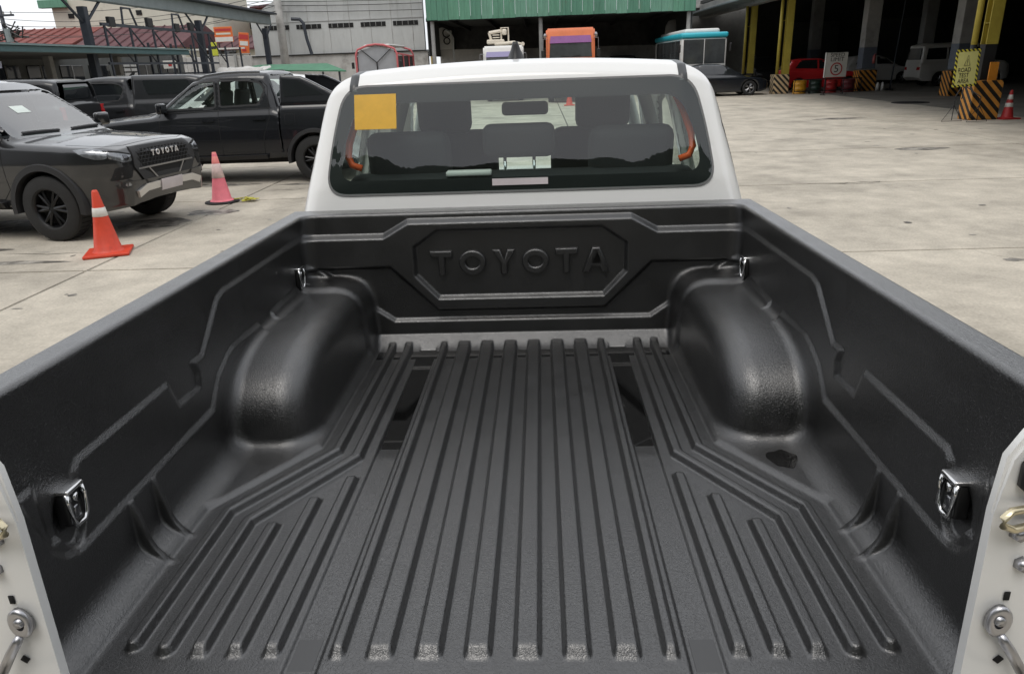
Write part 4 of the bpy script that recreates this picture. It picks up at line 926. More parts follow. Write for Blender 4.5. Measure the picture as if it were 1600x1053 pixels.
def cab_truck(label, x, y, w, ztop, m_body, m_visor, name='cab_truck'):
    t = thing(name, label, 'truck', (x, y, 0)); h = ztop
    prof = [(0, .55), (-.02, h * .55), (.14, h * .93), (.26, h), (1.7, h), (1.8, h * .96), (1.8, .55)]
    bm = bmesh.new(); prism(bm, prof, -w / 2, w / 2, 'x'); bmesh.ops.bevel(bm, geom=bm.edges[:], offset=.07, segments=2, affect='EDGES'); bobj('cab', bm, m_body, t, True).data.set_sharp_from_angle(angle=R(40))
    yb = lambda z: np.interp(z, [.55, h * .55, h * .93], [0, -.02, .14])
    z0, z1, z2 = h * .61, h * .80, h * .895
    quadp('windscreen', [(-w * .44, yb(z0) - .03, z0), (w * .44, yb(z0) - .03, z0), (w * .42, yb(z1) - .03, z1), (-w * .42, yb(z1) - .03, z1)], G_bus, t, .04)
    quadp('sun_visor', [(-w * .43, yb(z1) - .10, z1 + .01), (w * .43, yb(z1) - .10, z1 + .01), (w * .41, yb(z2) - .035, z2), (-w * .41, yb(z2) - .035, z2)], m_visor, t, .03)
    for s in (-1, 1):
        bm = bmesh.new(); tube(bm, [(s * w * .48, .1, h * .86), (s * (w / 2 + .14), -.08, h * .86), (s * (w / 2 + .16), -.1, h * .7)], .018, 6); o = bobj('mirror_arm', bm, M_alloy, t)
        obox('mirror', (s * (w / 2 + .16), -.1, h * .66), (.16, .06, .34), M_black, o, bev=.02)
        obox('headlight', (s * w * .36, -.03, .95), (.34, .08, .2), M_lens, t, bev=.02)
    for s in (-1, 1):
        bm = bmesh.new(); tube(bm, [(s * .05, yb(z0) - .045, z0 + .03), (s * .45, yb(z0) - .045, z0 + .10)], .012, 5); bobj('wiper', bm, M_black, t)
    obox('grille', (0, -.035, 1.3), (w * .7, .06, .6), M_matte, t, bev=.02); obox('bumper', (0, -.08, .6), (w, .2, .35), m_body, t, bev=.05)
    obox('chassis', (0, 4.0, .75), (1.0, 5.4, .3), M_under, t, bev=.02)
    add_wheels(t, [(s * (w / 2 - .2), yy) for s in (-1, 1) for yy in (.9, 4.6)], .5, .3, .28, 6, M_alloy)
    return t
orange = cab_truck('orange truck cab with purple windscreen visor parked at the green shed', 1.52, 33, 2.2, 3.2, mat('orange_truck_paint', (.62, .16, .055), rough=.45, var=.08), mat('purple_visor', (.22, .07, .24), rough=.45, var=.15, vscale=2))
obox('cargo_box', (0, 4.4, 1.7), (2.1, 5.0, 1.5), M_matte, orange, bev=.03)
for s in (-1, 1):
    bm = bmesh.new(); cyl(bm, (s * 1.14, .2, 2.85), (s * 1.14, .3, 2.95), .09, .07, 12); bobj('air_horn', bm, M_alloy, orange)
boom = cab_truck('boom truck with lilac cab top and folded cream hydraulic crane', -1.70, 36, 2.0, 2.62, M_busw, mat('lilac_visor', (.26, .24, .42), rough=.5), 'boom_truck')
M_cream = mat('cream_crane_paint', (.66, .60, .50), rough=.5, var=.12, vscale=3, dirt=(.25, .2, .15, .6, .8), dscale=3)
bm = bmesh.new(); box(bm, (-.45, 2.2, 2.85), (.9, .7, .22), bev=.04); crane = bobj('crane_base', bm, M_cream, boom)
bm = bmesh.new(); tube(bm, [(-.78, 2.0, 3.30), (-.62, 2.0, 2.75)], .07, 8); bobj('crane_arm', bm, M_cream, boom)
bm = bmesh.new(); tube(bm, [(-.78, 2.0, 3.28), (-.2, 2.0, 3.36), (-.12, 2.0, 3.30)], .085, 8); bobj('crane_arm', bm, M_cream, boom)
for zz in (2.92, 3.05, 3.17): obox('crane_rung', (-.42, 1.95, zz), (.36, .05, .05), M_cream, boom, bev=.01)
bm = bmesh.new()
for p in ([(-.15, 1.95, 2.9), (-.15, 1.95, 3.5), (.22, 1.95, 3.5), (.22, 1.95, 2.75)],): tube(bm, p, .045, 6)
bobj('crane_frame', bm, M_cream, boom)
bm = bmesh.new(); box(bm, (.02, 1.95, 3.30), (.24, .3, .28), bev=.06, seg=2); bobj('crane_winch', bm, M_cream, boom, True)
bm = bmesh.new(); tube(bm, [(-.5, 1.9, 2.72), (.5, 1.9, 2.78), (.95, 1.9, 2.68)], [.10, .09, .06], 8); bobj('crane_boom', bm, M_cream, boom, True)
bm = bmesh.new(); cyl(bm, (.95, 1.75, 2.70), (.95, 2.05, 2.70), .10, n=12); bobj('boom_head', bm, M_cream, boom)

M_pink = mat('red_primer_frame', (.50, .12, .13), rough=.6, var=.15, vscale=4)
jp = thing('bus_shell', 'unfinished red framed bus shell standing before the grey warehouse wall', 'bus', (-8.02, 36, 0))
fr = [(-1.05, .5), (-1.03, 2.45), (-.92, 2.68), (-.4, 2.86), (0, 2.90), (.4, 2.86), (.92, 2.68), (1.03, 2.45), (1.05, .5)]
for yy in (0, 5.0):
    bm = bmesh.new(); tube(bm, [(x, yy, z) for x, z in fr], .05, 8); bobj('hoop', bm, M_pink, jp)
for x, z in ((-1.03, 2.45), (1.03, 2.45), (0, 2.90), (-1.05, 1.3), (1.05, 1.3)):
    bm = bmesh.new(); tube(bm, [(x, 0, z), (x, 5.0, z - .1)], .045, 6); bobj('rail', bm, M_pink, jp)
for yy in (1.7, 3.4):
    for s in (-1, 1):
        bm = bmesh.new(); tube(bm, [(s * 1.04, yy, 2.42), (s * 1.05, yy, .6)], .04, 6); bobj('upright', bm, M_pink, jp)
quadp('windscreen_cover', [(-.98, .06, 1.0), (.98, .06, 1.0), (.95, .06, 2.42), (.84, .06, 2.62), (0, .06, 2.82), (-.84, .06, 2.62), (-.95, .06, 2.42)], mat('grey_sheeting', (.30, .31, .33), rough=.5, var=.1, vscale=2), jp, .03)
for s in (-1, 1):
    bm = bmesh.new(); tube(bm, [(0, .0, 2.05), (s * .75, .0, 2.68)], .022, 6); bobj('cover_brace', bm, M_matte, jp)
bm = bmesh.new(); tube(bm, [(0, 0, 2.05), (0, 0, 1.0)], .03, 6); bobj('cover_brace', bm, M_matte, jp)
bm = bmesh.new(); box(bm, (0, 2.55, 2.86), (1.3, 4.6, .10), bev=.04); bobj('roof_skin', bm, M_busw, jp)
for s in (-1, 1): quadp('side_sheet', [(s * 1.0, .15, 1.25), (s * 1.0, 4.9, 1.25), (s * 1.0, 4.9, 2.35), (s * 1.0, .15, 2.35)], mat('dark_sheeting', (.05, .05, .05), rough=.7, var=.3), jp, .02)
obox('chassis', (0, 2.5, .75), (1.9, 5.2, .4), M_under, jp, bev=.03); add_wheels(jp, [(s * .85, yy) for s in (-1, 1) for yy in (.8, 4.0)], .42, .25, .22, 6, M_alloy)
for s in (-1, 1): obox('mirror', (s * 1.2, -.05, 1.95), (.14, .05, .3), M_black, jp, bev=.02)

# ================================================================== buildings at the back
M_gwall = mat('weathered_grey_wall', (.50, .51, .50), rough=.85, var=.10, vscale=.7, dirt=(.27, .27, .25, .55, .8), dscale=.9, bump=.004, bscale=14, stretch=(1.4, 1.4, .35))
M_gwall2 = mat('stained_block_wall', (.46, .45, .43), rough=.9, var=.16, vscale=1.2, dirt=(.18, .17, .15, .52, .74), dscale=.8, bump=.006, bscale=9)
M_dark = mat('dark_opening', (.012, .012, .012), rough=.9)
M_conc = mat('raw_concrete', (.30, .30, .29), rough=.9, var=.2, vscale=1.0, dirt=(.12, .12, .11, .55, .8), dscale=1.2, bump=.004, bscale=12)
M_steel2 = mat('dark_blue_steel', (.030, .036, .048), rough=.55, var=.2, vscale=3)
M_teal = mat('teal_fascia_paint', (.055, .115, .125), rough=.55, var=.12, vscale=2)
M_ggrey = mat('grey_green_beam_paint', (.20, .235, .24), rough=.6, var=.12, vscale=2)

ware = thing('warehouse', 'grey warehouse wall with a row of dark slit vents and low gable', 'building', (-11.2, 46, 0))
quadp('wall', [(-6.6, 0, 2.75), (4.2, 0, 2.65), (4.2, 0, 9.5), (-.5, 0, 8.2), (-6.6, 0, 5.0)][::1], M_gwall, ware, .4)
quadp('lower_wall', [(-6.9, -.06, -.02), (4.35, -.06, -.02), (4.35, -.06, 2.68), (-6.9, -.06, 2.74)], M_gwall2, ware, .46)
obox('drip_ledge', (-1.2, -.10, 2.72), (11.2, .10, .07), M_dark, ware); obox('sheet_joint', (-1.0, -.012, 4.62), (10.4, .03, .04), M_conc, ware)
for k in range(5):
    xc = -5.0 + k * 2.02; v = obox('slit_vent', (xc, -.008, 4.34), (1.55, .05, .26), M_dark, ware)
    for q in range(4): obox('louvre', (xc - .55 + q * .36, -.045, 4.34), (.03, .02, .24), M_conc, v)
for k in range(8):
    bm = bmesh.new(); tube(bm, [(-5.6 + k * 1.3, -.02, 2.8), (-5.6 + k * 1.3, -.02, 7.0 if k > 3 else 5.0 + k * .3)], .012, 4); bobj('sheet_seam', bm, M_gwall2, ware)
for zz, sg in ((5.05, .10), (5.42, .16), (5.62, .08)):
    bm = bmesh.new(); tube(bm, [(-6.6 + 10.8 * t, -.12, zz + .25 * (1 - t) - sg * 4 * t * (1 - t) * .4) for t in np.linspace(0, 1, 14)], .018, 5); bobj('wall_cable', bm, M_black, ware)

wall2 = thing('boundary_wall', 'low stained concrete boundary wall left of the warehouse', 'wall', (-20, 46.5, 0))
for k in range(7): 
    bm = bmesh.new(); box(bm, (-3 + k * 1.06 * 1.0, 0, 1.42), (1.05, .22, 2.84 - .03 * (k % 3)), bev=.02); bobj('wall_panel', bm, M_gwall2, wall2)
for k in range(4): obox('wall_post', (-3.5 + k * 2.12, -.14, 1.44), (.16, .12, 2.88), M_conc, wall2, bev=.01)

shed = thing('vehicle_shed', 'open shed with rusty green corrugated fascia over the trucks', 'shed', (1.2, 40, 0))
GRN = [mat('green_sheet_%s' % n, c, rough=.55, var=.16, vscale=1.6, dirt=(.16, .13, .075, .60, .80), dscale=1.1, stretch=(3, 3, .5)) for n, c in (('light', (.105, .26, .175)), ('dark', (.085, .22, .150)), ('faded', (.135, .29, .21)))]
def corr(name, x0, x1, z0, z1, m, parent, n=4, y=0, dep=.05):
    """trapezoid-corrugated sheet facing -y"""
    bm = bmesh.new(); pr = []; w_ = (x1 - x0) / n
    for k in range(n):
        for fx, fy in ((.0, 0), (.38, 0), (.5, -dep), (.88, -dep)): pr.append((x0 + (k + fx) * w_, y + fy))
    pr.append((x1, y))
    A_ = [bm.verts.new((a, b, z0(a) if callable(z0) else z0)) for a, b in pr]; B_ = [bm.verts.new((a, b, z1(a) if callable(z1) else z1)) for a, b in pr]
    for i in range(len(pr) - 1): bm.faces.new((A_[i], A_[i + 1], B_[i + 1], B_[i]))
    return bobj(name, bm, m, parent)
for k in range(24):
    x0 = -7.15 + k * .6; corr('fascia_sheet', x0, x0 + .592, 4.08 + random.uniform(-.02, .02), 6.2, GRN[random.randrange(3)], shed, 2, y=-.01 * (k % 2), dep=.028)
obox('eave_beam', (0, .10, 4.12), (14.4, .12, .16), M_dark, shed)
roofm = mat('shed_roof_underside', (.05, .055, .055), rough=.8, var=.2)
quadp('roof', [(-7.2, .1, 6.25), (7.2, .1, 6.25), (7.2, 14, 7.4), (-7.2, 14, 7.4)], roofm, shed, .06)
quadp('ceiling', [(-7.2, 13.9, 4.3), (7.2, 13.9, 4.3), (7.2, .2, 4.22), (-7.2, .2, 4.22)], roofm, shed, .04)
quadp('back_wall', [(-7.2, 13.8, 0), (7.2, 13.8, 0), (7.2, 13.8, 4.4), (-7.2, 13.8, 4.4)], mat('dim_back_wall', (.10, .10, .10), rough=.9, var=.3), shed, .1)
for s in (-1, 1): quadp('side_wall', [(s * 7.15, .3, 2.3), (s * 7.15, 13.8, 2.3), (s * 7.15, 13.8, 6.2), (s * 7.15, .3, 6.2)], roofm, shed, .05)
quadp('half_wall', [(-7.2, 5.2, 0), (-3.6, 5.2, 0), (-3.6, 5.2, 2.65), (-7.2, 5.2, 2.7)], M_gwall2, shed, .2)
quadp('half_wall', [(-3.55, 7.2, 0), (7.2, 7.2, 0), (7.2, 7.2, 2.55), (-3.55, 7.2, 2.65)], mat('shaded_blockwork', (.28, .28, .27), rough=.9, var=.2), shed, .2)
for x in (-6.9, -1, 6.95):
    bm = bmesh.new(); cyl(bm, (x, .3, 0), (x, .3, 4.1), .11, n=10); bobj('post', bm, M_conc, shed)
for k in range(7): obox('rafter', (-6 + k * 2, 7, 4.12), (.10, 13.4, .16), M_dark, shed)
bm = bmesh.new(); cyl(bm, (-7.45, 3.7, 0), (-7.55, 3.7, 4.1), .09, n=8); tag(bobj('downpipe', bm, mat('mustard_pipe', (.42, .33, .14), rough=.6, var=.2)), 'mustard downpipe between the grey warehouse and the green shed', 'pipe').location = (1.2, 40, 0)
bm = bmesh.new(); tube(bm, [(-6.2, 3.7, 0), (-6.2, 3.7, 3.3), (-6.35, 3.7, 3.6), (-6.6, 3.7, 3.75)], .075, 8); tag(bobj('downpipe', bm, M_gwall), 'pale bent downpipe just inside the left edge of the green shed', 'pipe').location = (1.2, 40, 0)
bm = bmesh.new(); box(bm, (-6.2, 45.0, 3.42), (.20, .12, .42), bev=.05, seg=2); cyl(bm, (-6.2, 45, 3.16), (-6.2, 45, 3.24), .03, .07, n=8); tag(bobj('red_bag', bm, mat('red_cloth', (.5, .03, .05), rough=.7)), 'small red bag hanging beside the mustard downpipe', 'bag')
bm = bmesh.new(); prism(bm, [(-6.05, 2.7), (-5.2, 2.7), (-5.2, 3.75), (-5.75, 3.95), (-6.05, 3.9)], 45.05, 45.15, 'y'); tag(bobj('white_board', bm, M_busw), 'white board with hanging hoops under the left edge of the green shed', 'board')
for zc, rr in ((3.62, .22), (3.18, .18)):
    bm = bmesh.new(); tube(bm, [(-5.5 + rr * math.cos(a), 44.95, zc + rr * math.sin(a)) for a in np.linspace(0, 6.283, 20, endpoint=False)], .035, 6, True); tag(bobj('hoop', bm, M_black), '%s black hoop hanging on the white board by the shed' % ('upper' if zc > 3.4 else 'lower'), 'hoop')
bm = bmesh.new(); lathe(bm, [(.05, 0), (.55, .05), (.62, .3), (.58, .7), (.42, .98), (.2, 1.05), (.05, 1.06)], 18, Matrix.Translation((8.35, 45.5, 2.85))); tag(bobj('water_tank', bm, M_gwall, smooth=True), 'pale grey tank behind the roof of the bus', 'tank')
bm = bmesh.new(); box(bm, (8.35, 45.5, 1.42), (1.0, 1.0, 2.84), bev=.02); tag(bobj('tank_stand', bm, M_conc), 'concrete stand carrying the pale tank behind the bus', 'stand')

# ---- garage on the right
gar = thing('garage', 'long open garage hall with dark interior along the right side of the yard', 'garage', (11.2, 10, 0))
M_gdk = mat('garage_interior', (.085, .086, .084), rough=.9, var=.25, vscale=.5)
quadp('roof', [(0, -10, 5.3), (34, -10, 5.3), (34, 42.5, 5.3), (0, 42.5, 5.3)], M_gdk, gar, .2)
obox('eave_beam', (.25, 16.2, 4.62), (.5, 53, .85), M_conc, gar, bev=.02); obox('eave_lip', (-.45, 16.2, 4.42), (1.1, 53, .12), M_ggrey, gar, bev=.02)
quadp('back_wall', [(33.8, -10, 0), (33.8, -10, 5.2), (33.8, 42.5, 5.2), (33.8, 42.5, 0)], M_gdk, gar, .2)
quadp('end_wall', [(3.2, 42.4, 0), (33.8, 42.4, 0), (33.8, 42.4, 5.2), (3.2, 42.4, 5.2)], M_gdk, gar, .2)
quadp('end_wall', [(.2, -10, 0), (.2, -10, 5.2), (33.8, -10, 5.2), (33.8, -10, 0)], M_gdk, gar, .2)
obox('floor_sheet', (17.2, 16.2, .004), (31, 52, .004), mat('dark_garage_floor', (.17, .16, .14), rough=.7, var=.35, vscale=.5, coords='Position'), gar)  # one darker, mottled sheet covering the garage floor
M_stor = mat('storeroom_wall', (.16, .165, .16), rough=.9, var=.15)
def col_(x, y, w, d, h):
    c = obox('column', (x, y, h / 2 + .5), (w, d, h - 1.0), M_conc, gar, bev=.02)
    obox('column_paint', (x, y, 1.45), (w + .01, d + .01, .95), mat('slate_blue_paint', (.10, .12, .15), rough=.6, var=.15), c, bev=.02)
    return c
HZ = hazard('hazard_amber', (.012, .011, .010), (.62, .27, .045), 3.9, (1, -1, 1))
HZ2 = hazard('hazard_cream', (.03, .028, .025), (.66, .50, .30), 3.9, (1, 1, 1))
for x, y, w in ((5.2, 18.2, .62), (4.15, 24.3, .62), (5.4, 35, .6), (5.2, 8, .62), (9.5, 30, .6), (14, 24, .6), (14, 12, .6)):
    c = col_(x, y, w, .55, 5.3)
def hazard_block(x, y, w, d, h, label, m):
    bm = bmesh.new(); box(bm, (0, 0, h / 2), (w, d, h), bev=.02, seg=2); o = bobj('hazard_block', bm, m); o.location = (x, y, 0); tag(o, label, 'column guard', 'striped column guards'); return o
hazard_block(16.4, 28.2, .92, .70, .93, 'striped guard round the slate column behind the road test sign', HZ)
hazard_block(15.35, 34.3, .82, .70, .92, 'striped guard round the slate column right of the speed limit sign', HZ)
hazard_block(11.62, 17.95, .74, .55, .97, 'large amber and black striped guard in front of the nearest yellow posts', HZ)
hazard_block(11.42, 34.3, .72, .6, .86, 'cream and black striped guard left of the red hatchback', HZ2)
M_yel = mat('yellow_steel_paint', (.42, .34, .055), rough=.55, var=.12, vscale=3, dirt=(.2, .16, .06, .62, .8), dscale=2)
def yellow_posts(y, label, black):
    t = thing('yellow_post', label, 'post', (11.5, y, 0), 0, 'yellow steel posts of the garage front')
    z0 = 1.84 if black else .8
    bm = bmesh.new(); cyl(bm, (-.18, 0, z0), (-.18, 0, 4.4), .075, n=12); bobj('pipe_post', bm, M_yel, t, True)
    for dx, dy, sx, sy in ((.20, 0, .04, .24), (.20, -.12, .30, .03), (.20, .12, .30, .03)): obox('flange', (dx, dy, (z0 + 4.4) / 2), (sx, sy, 4.4 - z0), M_yel, t, bev=.003)
    for zz in (2.35, 3.3, 4.0): obox('stiffener', (.20, 0, zz), (.28, .23, .02), M_yel, t)
    obox('tie_bar', (0, 0, 3.2), (.30, .03, .03), M_yel, t)
    if black:
        bm = bmesh.new(); cyl(bm, (-.18, 0, .5), (-.18, 0, 1.84), .077, n=12); bobj('pipe_post', bm, M_matte, t, True); obox('flange', (.20, 0, 1.2), (.30, .25, 1.28), M_matte, t, bev=.003)
    return t
yellow_posts(18.15, 'nearest pair of yellow posts with black feet behind the striped guard', True)
yellow_posts(34.5, 'middle pair of yellow posts rising from the cream striped guard', False)
yellow_posts(40.6, 'furthest pair of yellow posts just right of the bus', False)
for x, y in ((8.2, 33.9), (10.8, 33.9)): pass
for x0, y0, x1, y1 in ((6.2, 42.0, 9.4, 42.0), (11, 42, 15, 42)): obox('roller_door', (x0 / 2 + x1 / 2, y0, 1.9), (x1 - x0, .08, 3.6), M_stor, gar)
bm = bmesh.new(); cyl(bm, (0, 0, .0), (0, 0, .34), .065, n=12); cyl(bm, (0, 0, .34), (0, 0, .40), .03, n=8); tube(bm, [(0, 0, .40), (.05, 0, .42), (.08, 0, .36), (.075, 0, .2)], .012, 6)
fx = bobj('fire_extinguisher', bm, mat('faded_red', (.35, .10, .09), rough=.5), None, True); fx.location = (15.55, 33.98, 1.2); tag(fx, 'small fire extinguisher hung on the slate column above a striped guard', 'extinguisher')
bm = bmesh.new(); cyl(bm, (16.55, 34.2, .05), (16.75, 34.2, 4.6), .035, n=8); cyl(bm, (16.55, 34.2, 0), (16.55, 34.2, .06), .14, n=10); tag(bobj('pole', bm, M_steel2), 'thin leaning pole right of the column with the extinguisher', 'pole')
for k, (x, l) in enumerate(((15.80, 'left'), (16.02, 'right'))):
    bm = bmesh.new(); lathe(bm, [(.001, 0), (.075, 0), (.08, .25), (.04, .33), (.03, .38), (.001, .38)], 12, Matrix.Translation((x, 33.8, 0))); tag(bobj('bottle', bm, M_busw, smooth=True), '%s white bottle standing at the foot of the striped column guard' % l, 'bottle', 'white bottles')
# drums behind a low rail
def drum(x, y, m, label):
    bm = bmesh.new(); lathe(bm, [(.001, .0), (.29, 0), (.30, .02), (.285, .05), (.285, .2), (.30, .215), (.285, .23), (.285, .40), (.30, .415), (.285, .43), (.285, .56), (.30, .58), (.27, .585), (.27, .56), (.001, .56)], 24)
    o = bobj('oil_drum', bm, m, None, True); o.location = (x, y, 0); o.data.set_sharp_from_angle(angle=R(50)); tag(o, label, 'drum', 'drums by the red hatchback')
drum(12.15, 33.6, mat('yellow_drum', (.62, .30, .02), rough=.4, var=.1), 'yellow drum nearest the cream striped guard')
drum(12.85, 33.6, mat('green_black_drum', (.02, .04, .03), rough=.4, var=.1), 'dark green drum between the yellow and the red drum')
drum(13.55, 33.6, mat('red_drum', (.45, .03, .03), rough=.4, var=.1), 'red drum standing beside the dark green drum'); drum(14.35, 33.6, mat('maroon_drum', (.16, .03, .035), rough=.5, var=.1), 'maroon drum below the speed limit sign')
bm = bmesh.new()
for zz in (.12, .62): tube(bm, [(11.8, 33.25, zz), (14.8, 33.25, zz)], .025, 6)
for xx in (11.8, 12.5, 13.2, 14.0, 14.8): tube(bm, [(xx, 33.25, 0), (xx, 33.25, .62)], .02, 6)
tag(bobj('guard_rail', bm, M_matte), 'low dark rail in front of the row of drums', 'rail')

# ---- signs
M_signw = mat('sign_white', (.60, .59, .55), rough=.5, var=.06); M_ink = mat('sign_black_ink', (.02, .02, .02), rough=.6); M_redi = mat('sign_red_ink', (.42, .03, .03), rough=.5)
sl = thing('speed_limit_sign', 'white speed limit five sign on a stand beside the drums', 'sign', (12.97, 31.6, 0), R(4))
bm = bmesh.new(); box(bm, (0, 0, 1.24), (.92, .03, 1.0), bev=.008); bobj('board', bm, M_signw, sl)
FR = Matrix.Rotation(R(90), 4, 'X')
text('SPEED', .22, M_ink, sl, Matrix.Translation((0, -.018, 1.635)) @ FR, sx=1.05); text('LIMIT', .22, M_ink, sl, Matrix.Translation((0, -.018, 1.455)) @ FR, sx=1.15)
bm = bmesh.new(); lathe(bm, [(.215, 0), (.265, 0), (.265, .006), (.215, .006), (.215, 0)], 40, Matrix.Translation((0, -.018, 1.07)) @ FR); bobj('ring', bm, M_redi, sl)
text('5', .42, M_ink, sl, Matrix.Translation((0, -.018, 1.07)) @ FR, sx=1.1)
for s in (-1, 1):
    bm = bmesh.new(); tube(bm, [(s * .40, .03, 1.7), (s * .42, .03, .02)], .018, 6); bobj('leg', bm, M_matte, sl)
bm = bmesh.new(); tube(bm, [(-.45, -.2, .02), (-.42, .03, .02), (-.45, .3, .02)], .018, 6); bobj('foot', bm, M_matte, sl); bm = bmesh.new(); tube(bm, [(.45, -.2, .02), (.42, .03, .02), (.45, .3, .02)], .018, 6); bobj('foot', bm, M_matte, sl)
bm = bmesh.new(); box(bm, (-.50, 0, 1.24), (.05, .06, 1.02), bev=.006); bobj('edge_post', bm, M_busw, sl)

rt = thing('road_test_sign', 'yellow road test area warning sign on thin black tripod legs', 'sign', (10.77, 17.3, 0), R(3))
SG = Matrix.Translation((0, 0, 0)) @ Matrix.Rotation(R(-2), 4, 'Y')
M_sgy = mat('sign_pale_yellow', (.60, .58, .22), rough=.45, var=.05)
bd = obox('board', (0, 0, 1.30), (.50, .012, .78), M_sgy, rt, SG.to_3x3())
HB = hazard('sign_border_stripes', (.02, .02, .02), (.62, .56, .06), 9.5, (1, 0, 1))
for c, sz in (((0, -.002, 1.715), (.60, .016, .055)), ((0, -.002, .885), (.60, .016, .055)), ((-.275, -.002, 1.30), (.055, .016, .78)), ((.275, -.002, 1.30), (.055, .016, .78))): obox('border', c, sz, HB, rt, SG.to_3x3())
for tx, zz in (('ROAD', 1.255), ('TEST', 1.125), ('AREA', .995)): text(tx, .145, M_ink, rt, SG @ Matrix.Translation((0, -.010, zz)) @ FR, sx=.80)
bm = bmesh.new(); tube(bm, [(-.075, -.009, 1.36), (.075, -.009, 1.36), (0, -.009, 1.60)], .007, 5, True); bobj('warning_triangle', bm, M_ink, rt)
bm = bmesh.new(); box(bm, (0, -.009, 1.47), (.012, .006, .09)); bobj('warning_bar', bm, M_ink, rt); bm = bmesh.new(); box(bm, (0, -.009, 1.395), (.014, .006, .016)); bobj('warning_dot', bm, M_ink, rt)
for x0, sp_, yy in ((-.15, .26, 0.0), (.28, .26, -.35)):
    bm = bmesh.new()
    tube(bm, [(x0, yy, .62), (x0, yy, .05)], .011, 6); tube(bm, [(x0, yy, .42), (x0 - sp_, yy, .03), (x0 + sp_, yy, .03), (x0, yy, .42)], .011, 6); bobj('tripod_leg', bm, M_matte, rt)
bm = bmesh.new(); tube(bm, [(-.15, 0, .62), (0, .015, .9), (0, .015, 1.7)], .012, 6); bobj('sign_stay', bm, M_matte, rt); bm = bmesh.new(); tube(bm, [(.28, -.35, .62), (.05, .0, .88)], .012, 6); bobj('sign_stay', bm, M_matte, rt)
ob = obox('orange_board', (11.72, 17.78, 1.19), (.22, .03, .44), mat('orange_board_paint', (.62, .24, .025), rough=.55, var=.1, vscale=6)); tag(ob, 'plain orange board on the post above the large striped guard', 'board')

# ---- traffic cones
M_cone = mat('orange_red_cone', (.60, .055, .022), rough=.5, var=.14, vscale=7, dirt=(.25, .05, .03, .58, .8), dscale=5); M_conep = mat('faded_pink_cone', (.78, .19, .235), rough=.55, var=.12, vscale=6)
M_band = mat('reflective_band', (.66, .64, .60), rough=.4, var=.12, vscale=12); M_bandp = mat('worn_pale_band', (.72, .55, .52), rough=.5, var=.2, vscale=14)
def cone(x, y, m, mb, label, h=.72, base='square', bands=((.52, .64),), rz=0, mbase=None, tip=None):
    t = thing('traffic_cone', label, 'traffic cone', (x, y, 0), R(rz), 'traffic cones'); r = lambda f: .145 * (1 - f) + .030 * f
    bm = bmesh.new(); lathe(bm, [(r(0) + .03, .03), (r(0) + .012, .045), (r(.04), .06), (r(.5), h * .5), (r(.97), h * .97), (r(1) - .006, h), (.012, h), (.010, h * .9)], 28); bobj('cone_body', bm, m, t, True)
    for a, b in bands:
        bm = bmesh.new(); lathe(bm, [(r(a) + .001, h * a), (r(a) + .004, h * a + .002), (r(b) + .004, h * b - .002), (r(b) + .001, h * b)], 28); bobj('band', bm, mb, t, True)
    if tip: 
        bm = bmesh.new(); lathe(bm, [(r(tip) + .003, h * tip), (r(1) - .002, h + .002), (.012, h + .004)], 28); bobj('cone_tip', bm, mat('salmon_cone_tip', (.74, .22, .20), rough=.5), t, True)
    bm = bmesh.new()
    if base == 'square': box(bm, (0, 0, .018), (.46, .46, .034), bev=.012, seg=2)
    else: lathe(bm, [(.001, .002), (.25, .002), (.25, .018), (.2, .03), (.001, .03)], 28)
    bobj('base', bm, mbase or m, t); return t
cone(-4.75, 5.28, M_cone, M_band, 'orange traffic cone with one white band beside the black pickup', .70, bands=((.60, .735),), rz=22)
cone(-4.77, 8.42, M_conep, M_bandp, 'faded pink traffic cone standing by the dark grey pickup', .74, 'round', ((.50, .78),), mbase=M_tyre, tip=.79)
cone(12.25, 17.72, mat('deep_red_cone', (.45, .03, .03), rough=.5, var=.1), M_band, 'red traffic cone with two white bands right of the large striped guard', .72, bands=((.42, .56), (.68, .84)), rz=5)
cone(1.35, 30.5, M_cone, M_band, 'distant orange traffic cone seen through the rear window of the white pickup', .75)
bm = bmesh.new(); r4 = random.Random(5)
for k in range(9):
    c = Vector((r4.uniform(-.12, .12), r4.uniform(-.06, .06), r4.uniform(.02, .06))); box(bm, c, (.14, .05, .012), Matrix.Rotation(r4.uniform(0, 3), 3, 'Z') @ Matrix.Rotation(r4.uniform(-.5, .5), 3, 'X'), bev=.004)
d_ = bobj('crushed_strap', bm, mat('yellow_green_strap', (.45, .42, .06), rough=.6, var=.35, vscale=18)); d_.location = (-4.41, 8.45, 0); tag(d_, 'crumpled yellow green strap lying beside the pink cone', 'strap')

# ---- left side: gantry shelter, teal canopied office, fence
gt = thing('steel_gantry', 'long steel gantry with grey green top beam on dark columns', 'gantry', (-16, 24, 0))
for yy in (1.0, 10.3, 19.2): obox('column', (0, yy, 2.1), (.27, .27, 4.2), M_steel2, gt, bev=.02)
obox('top_beam', (0, 7.6, 4.70), (.3, 25.0, .55), M_ggrey, gt, bev=.03); obox('roof_sheet', (-.6, 7.6, 5.02), (2.2, 25.4, .10), M_steel2, gt, bev=.02)
for yy in (1.0, 10.3, 19.2):
    bm = bmesh.new(); tube(bm, [(0, yy - 1.2, 4.45), (0, yy, 3.6)], .05, 6); bobj('knee_brace', bm, M_steel2, gt); bm = bmesh.new(); tube(bm, [(0, yy + 1.2, 4.45), (0, yy, 3.6)], .05, 6); bobj('knee_brace', bm, M_steel2, gt)
obox('rail', (.5, 5.9, 3.62), (.09, 9.6, .10), M_steel2, gt); obox('rail', (.5, 5.9, 2.30), (.07, 9.6, .08), M_steel2, gt)
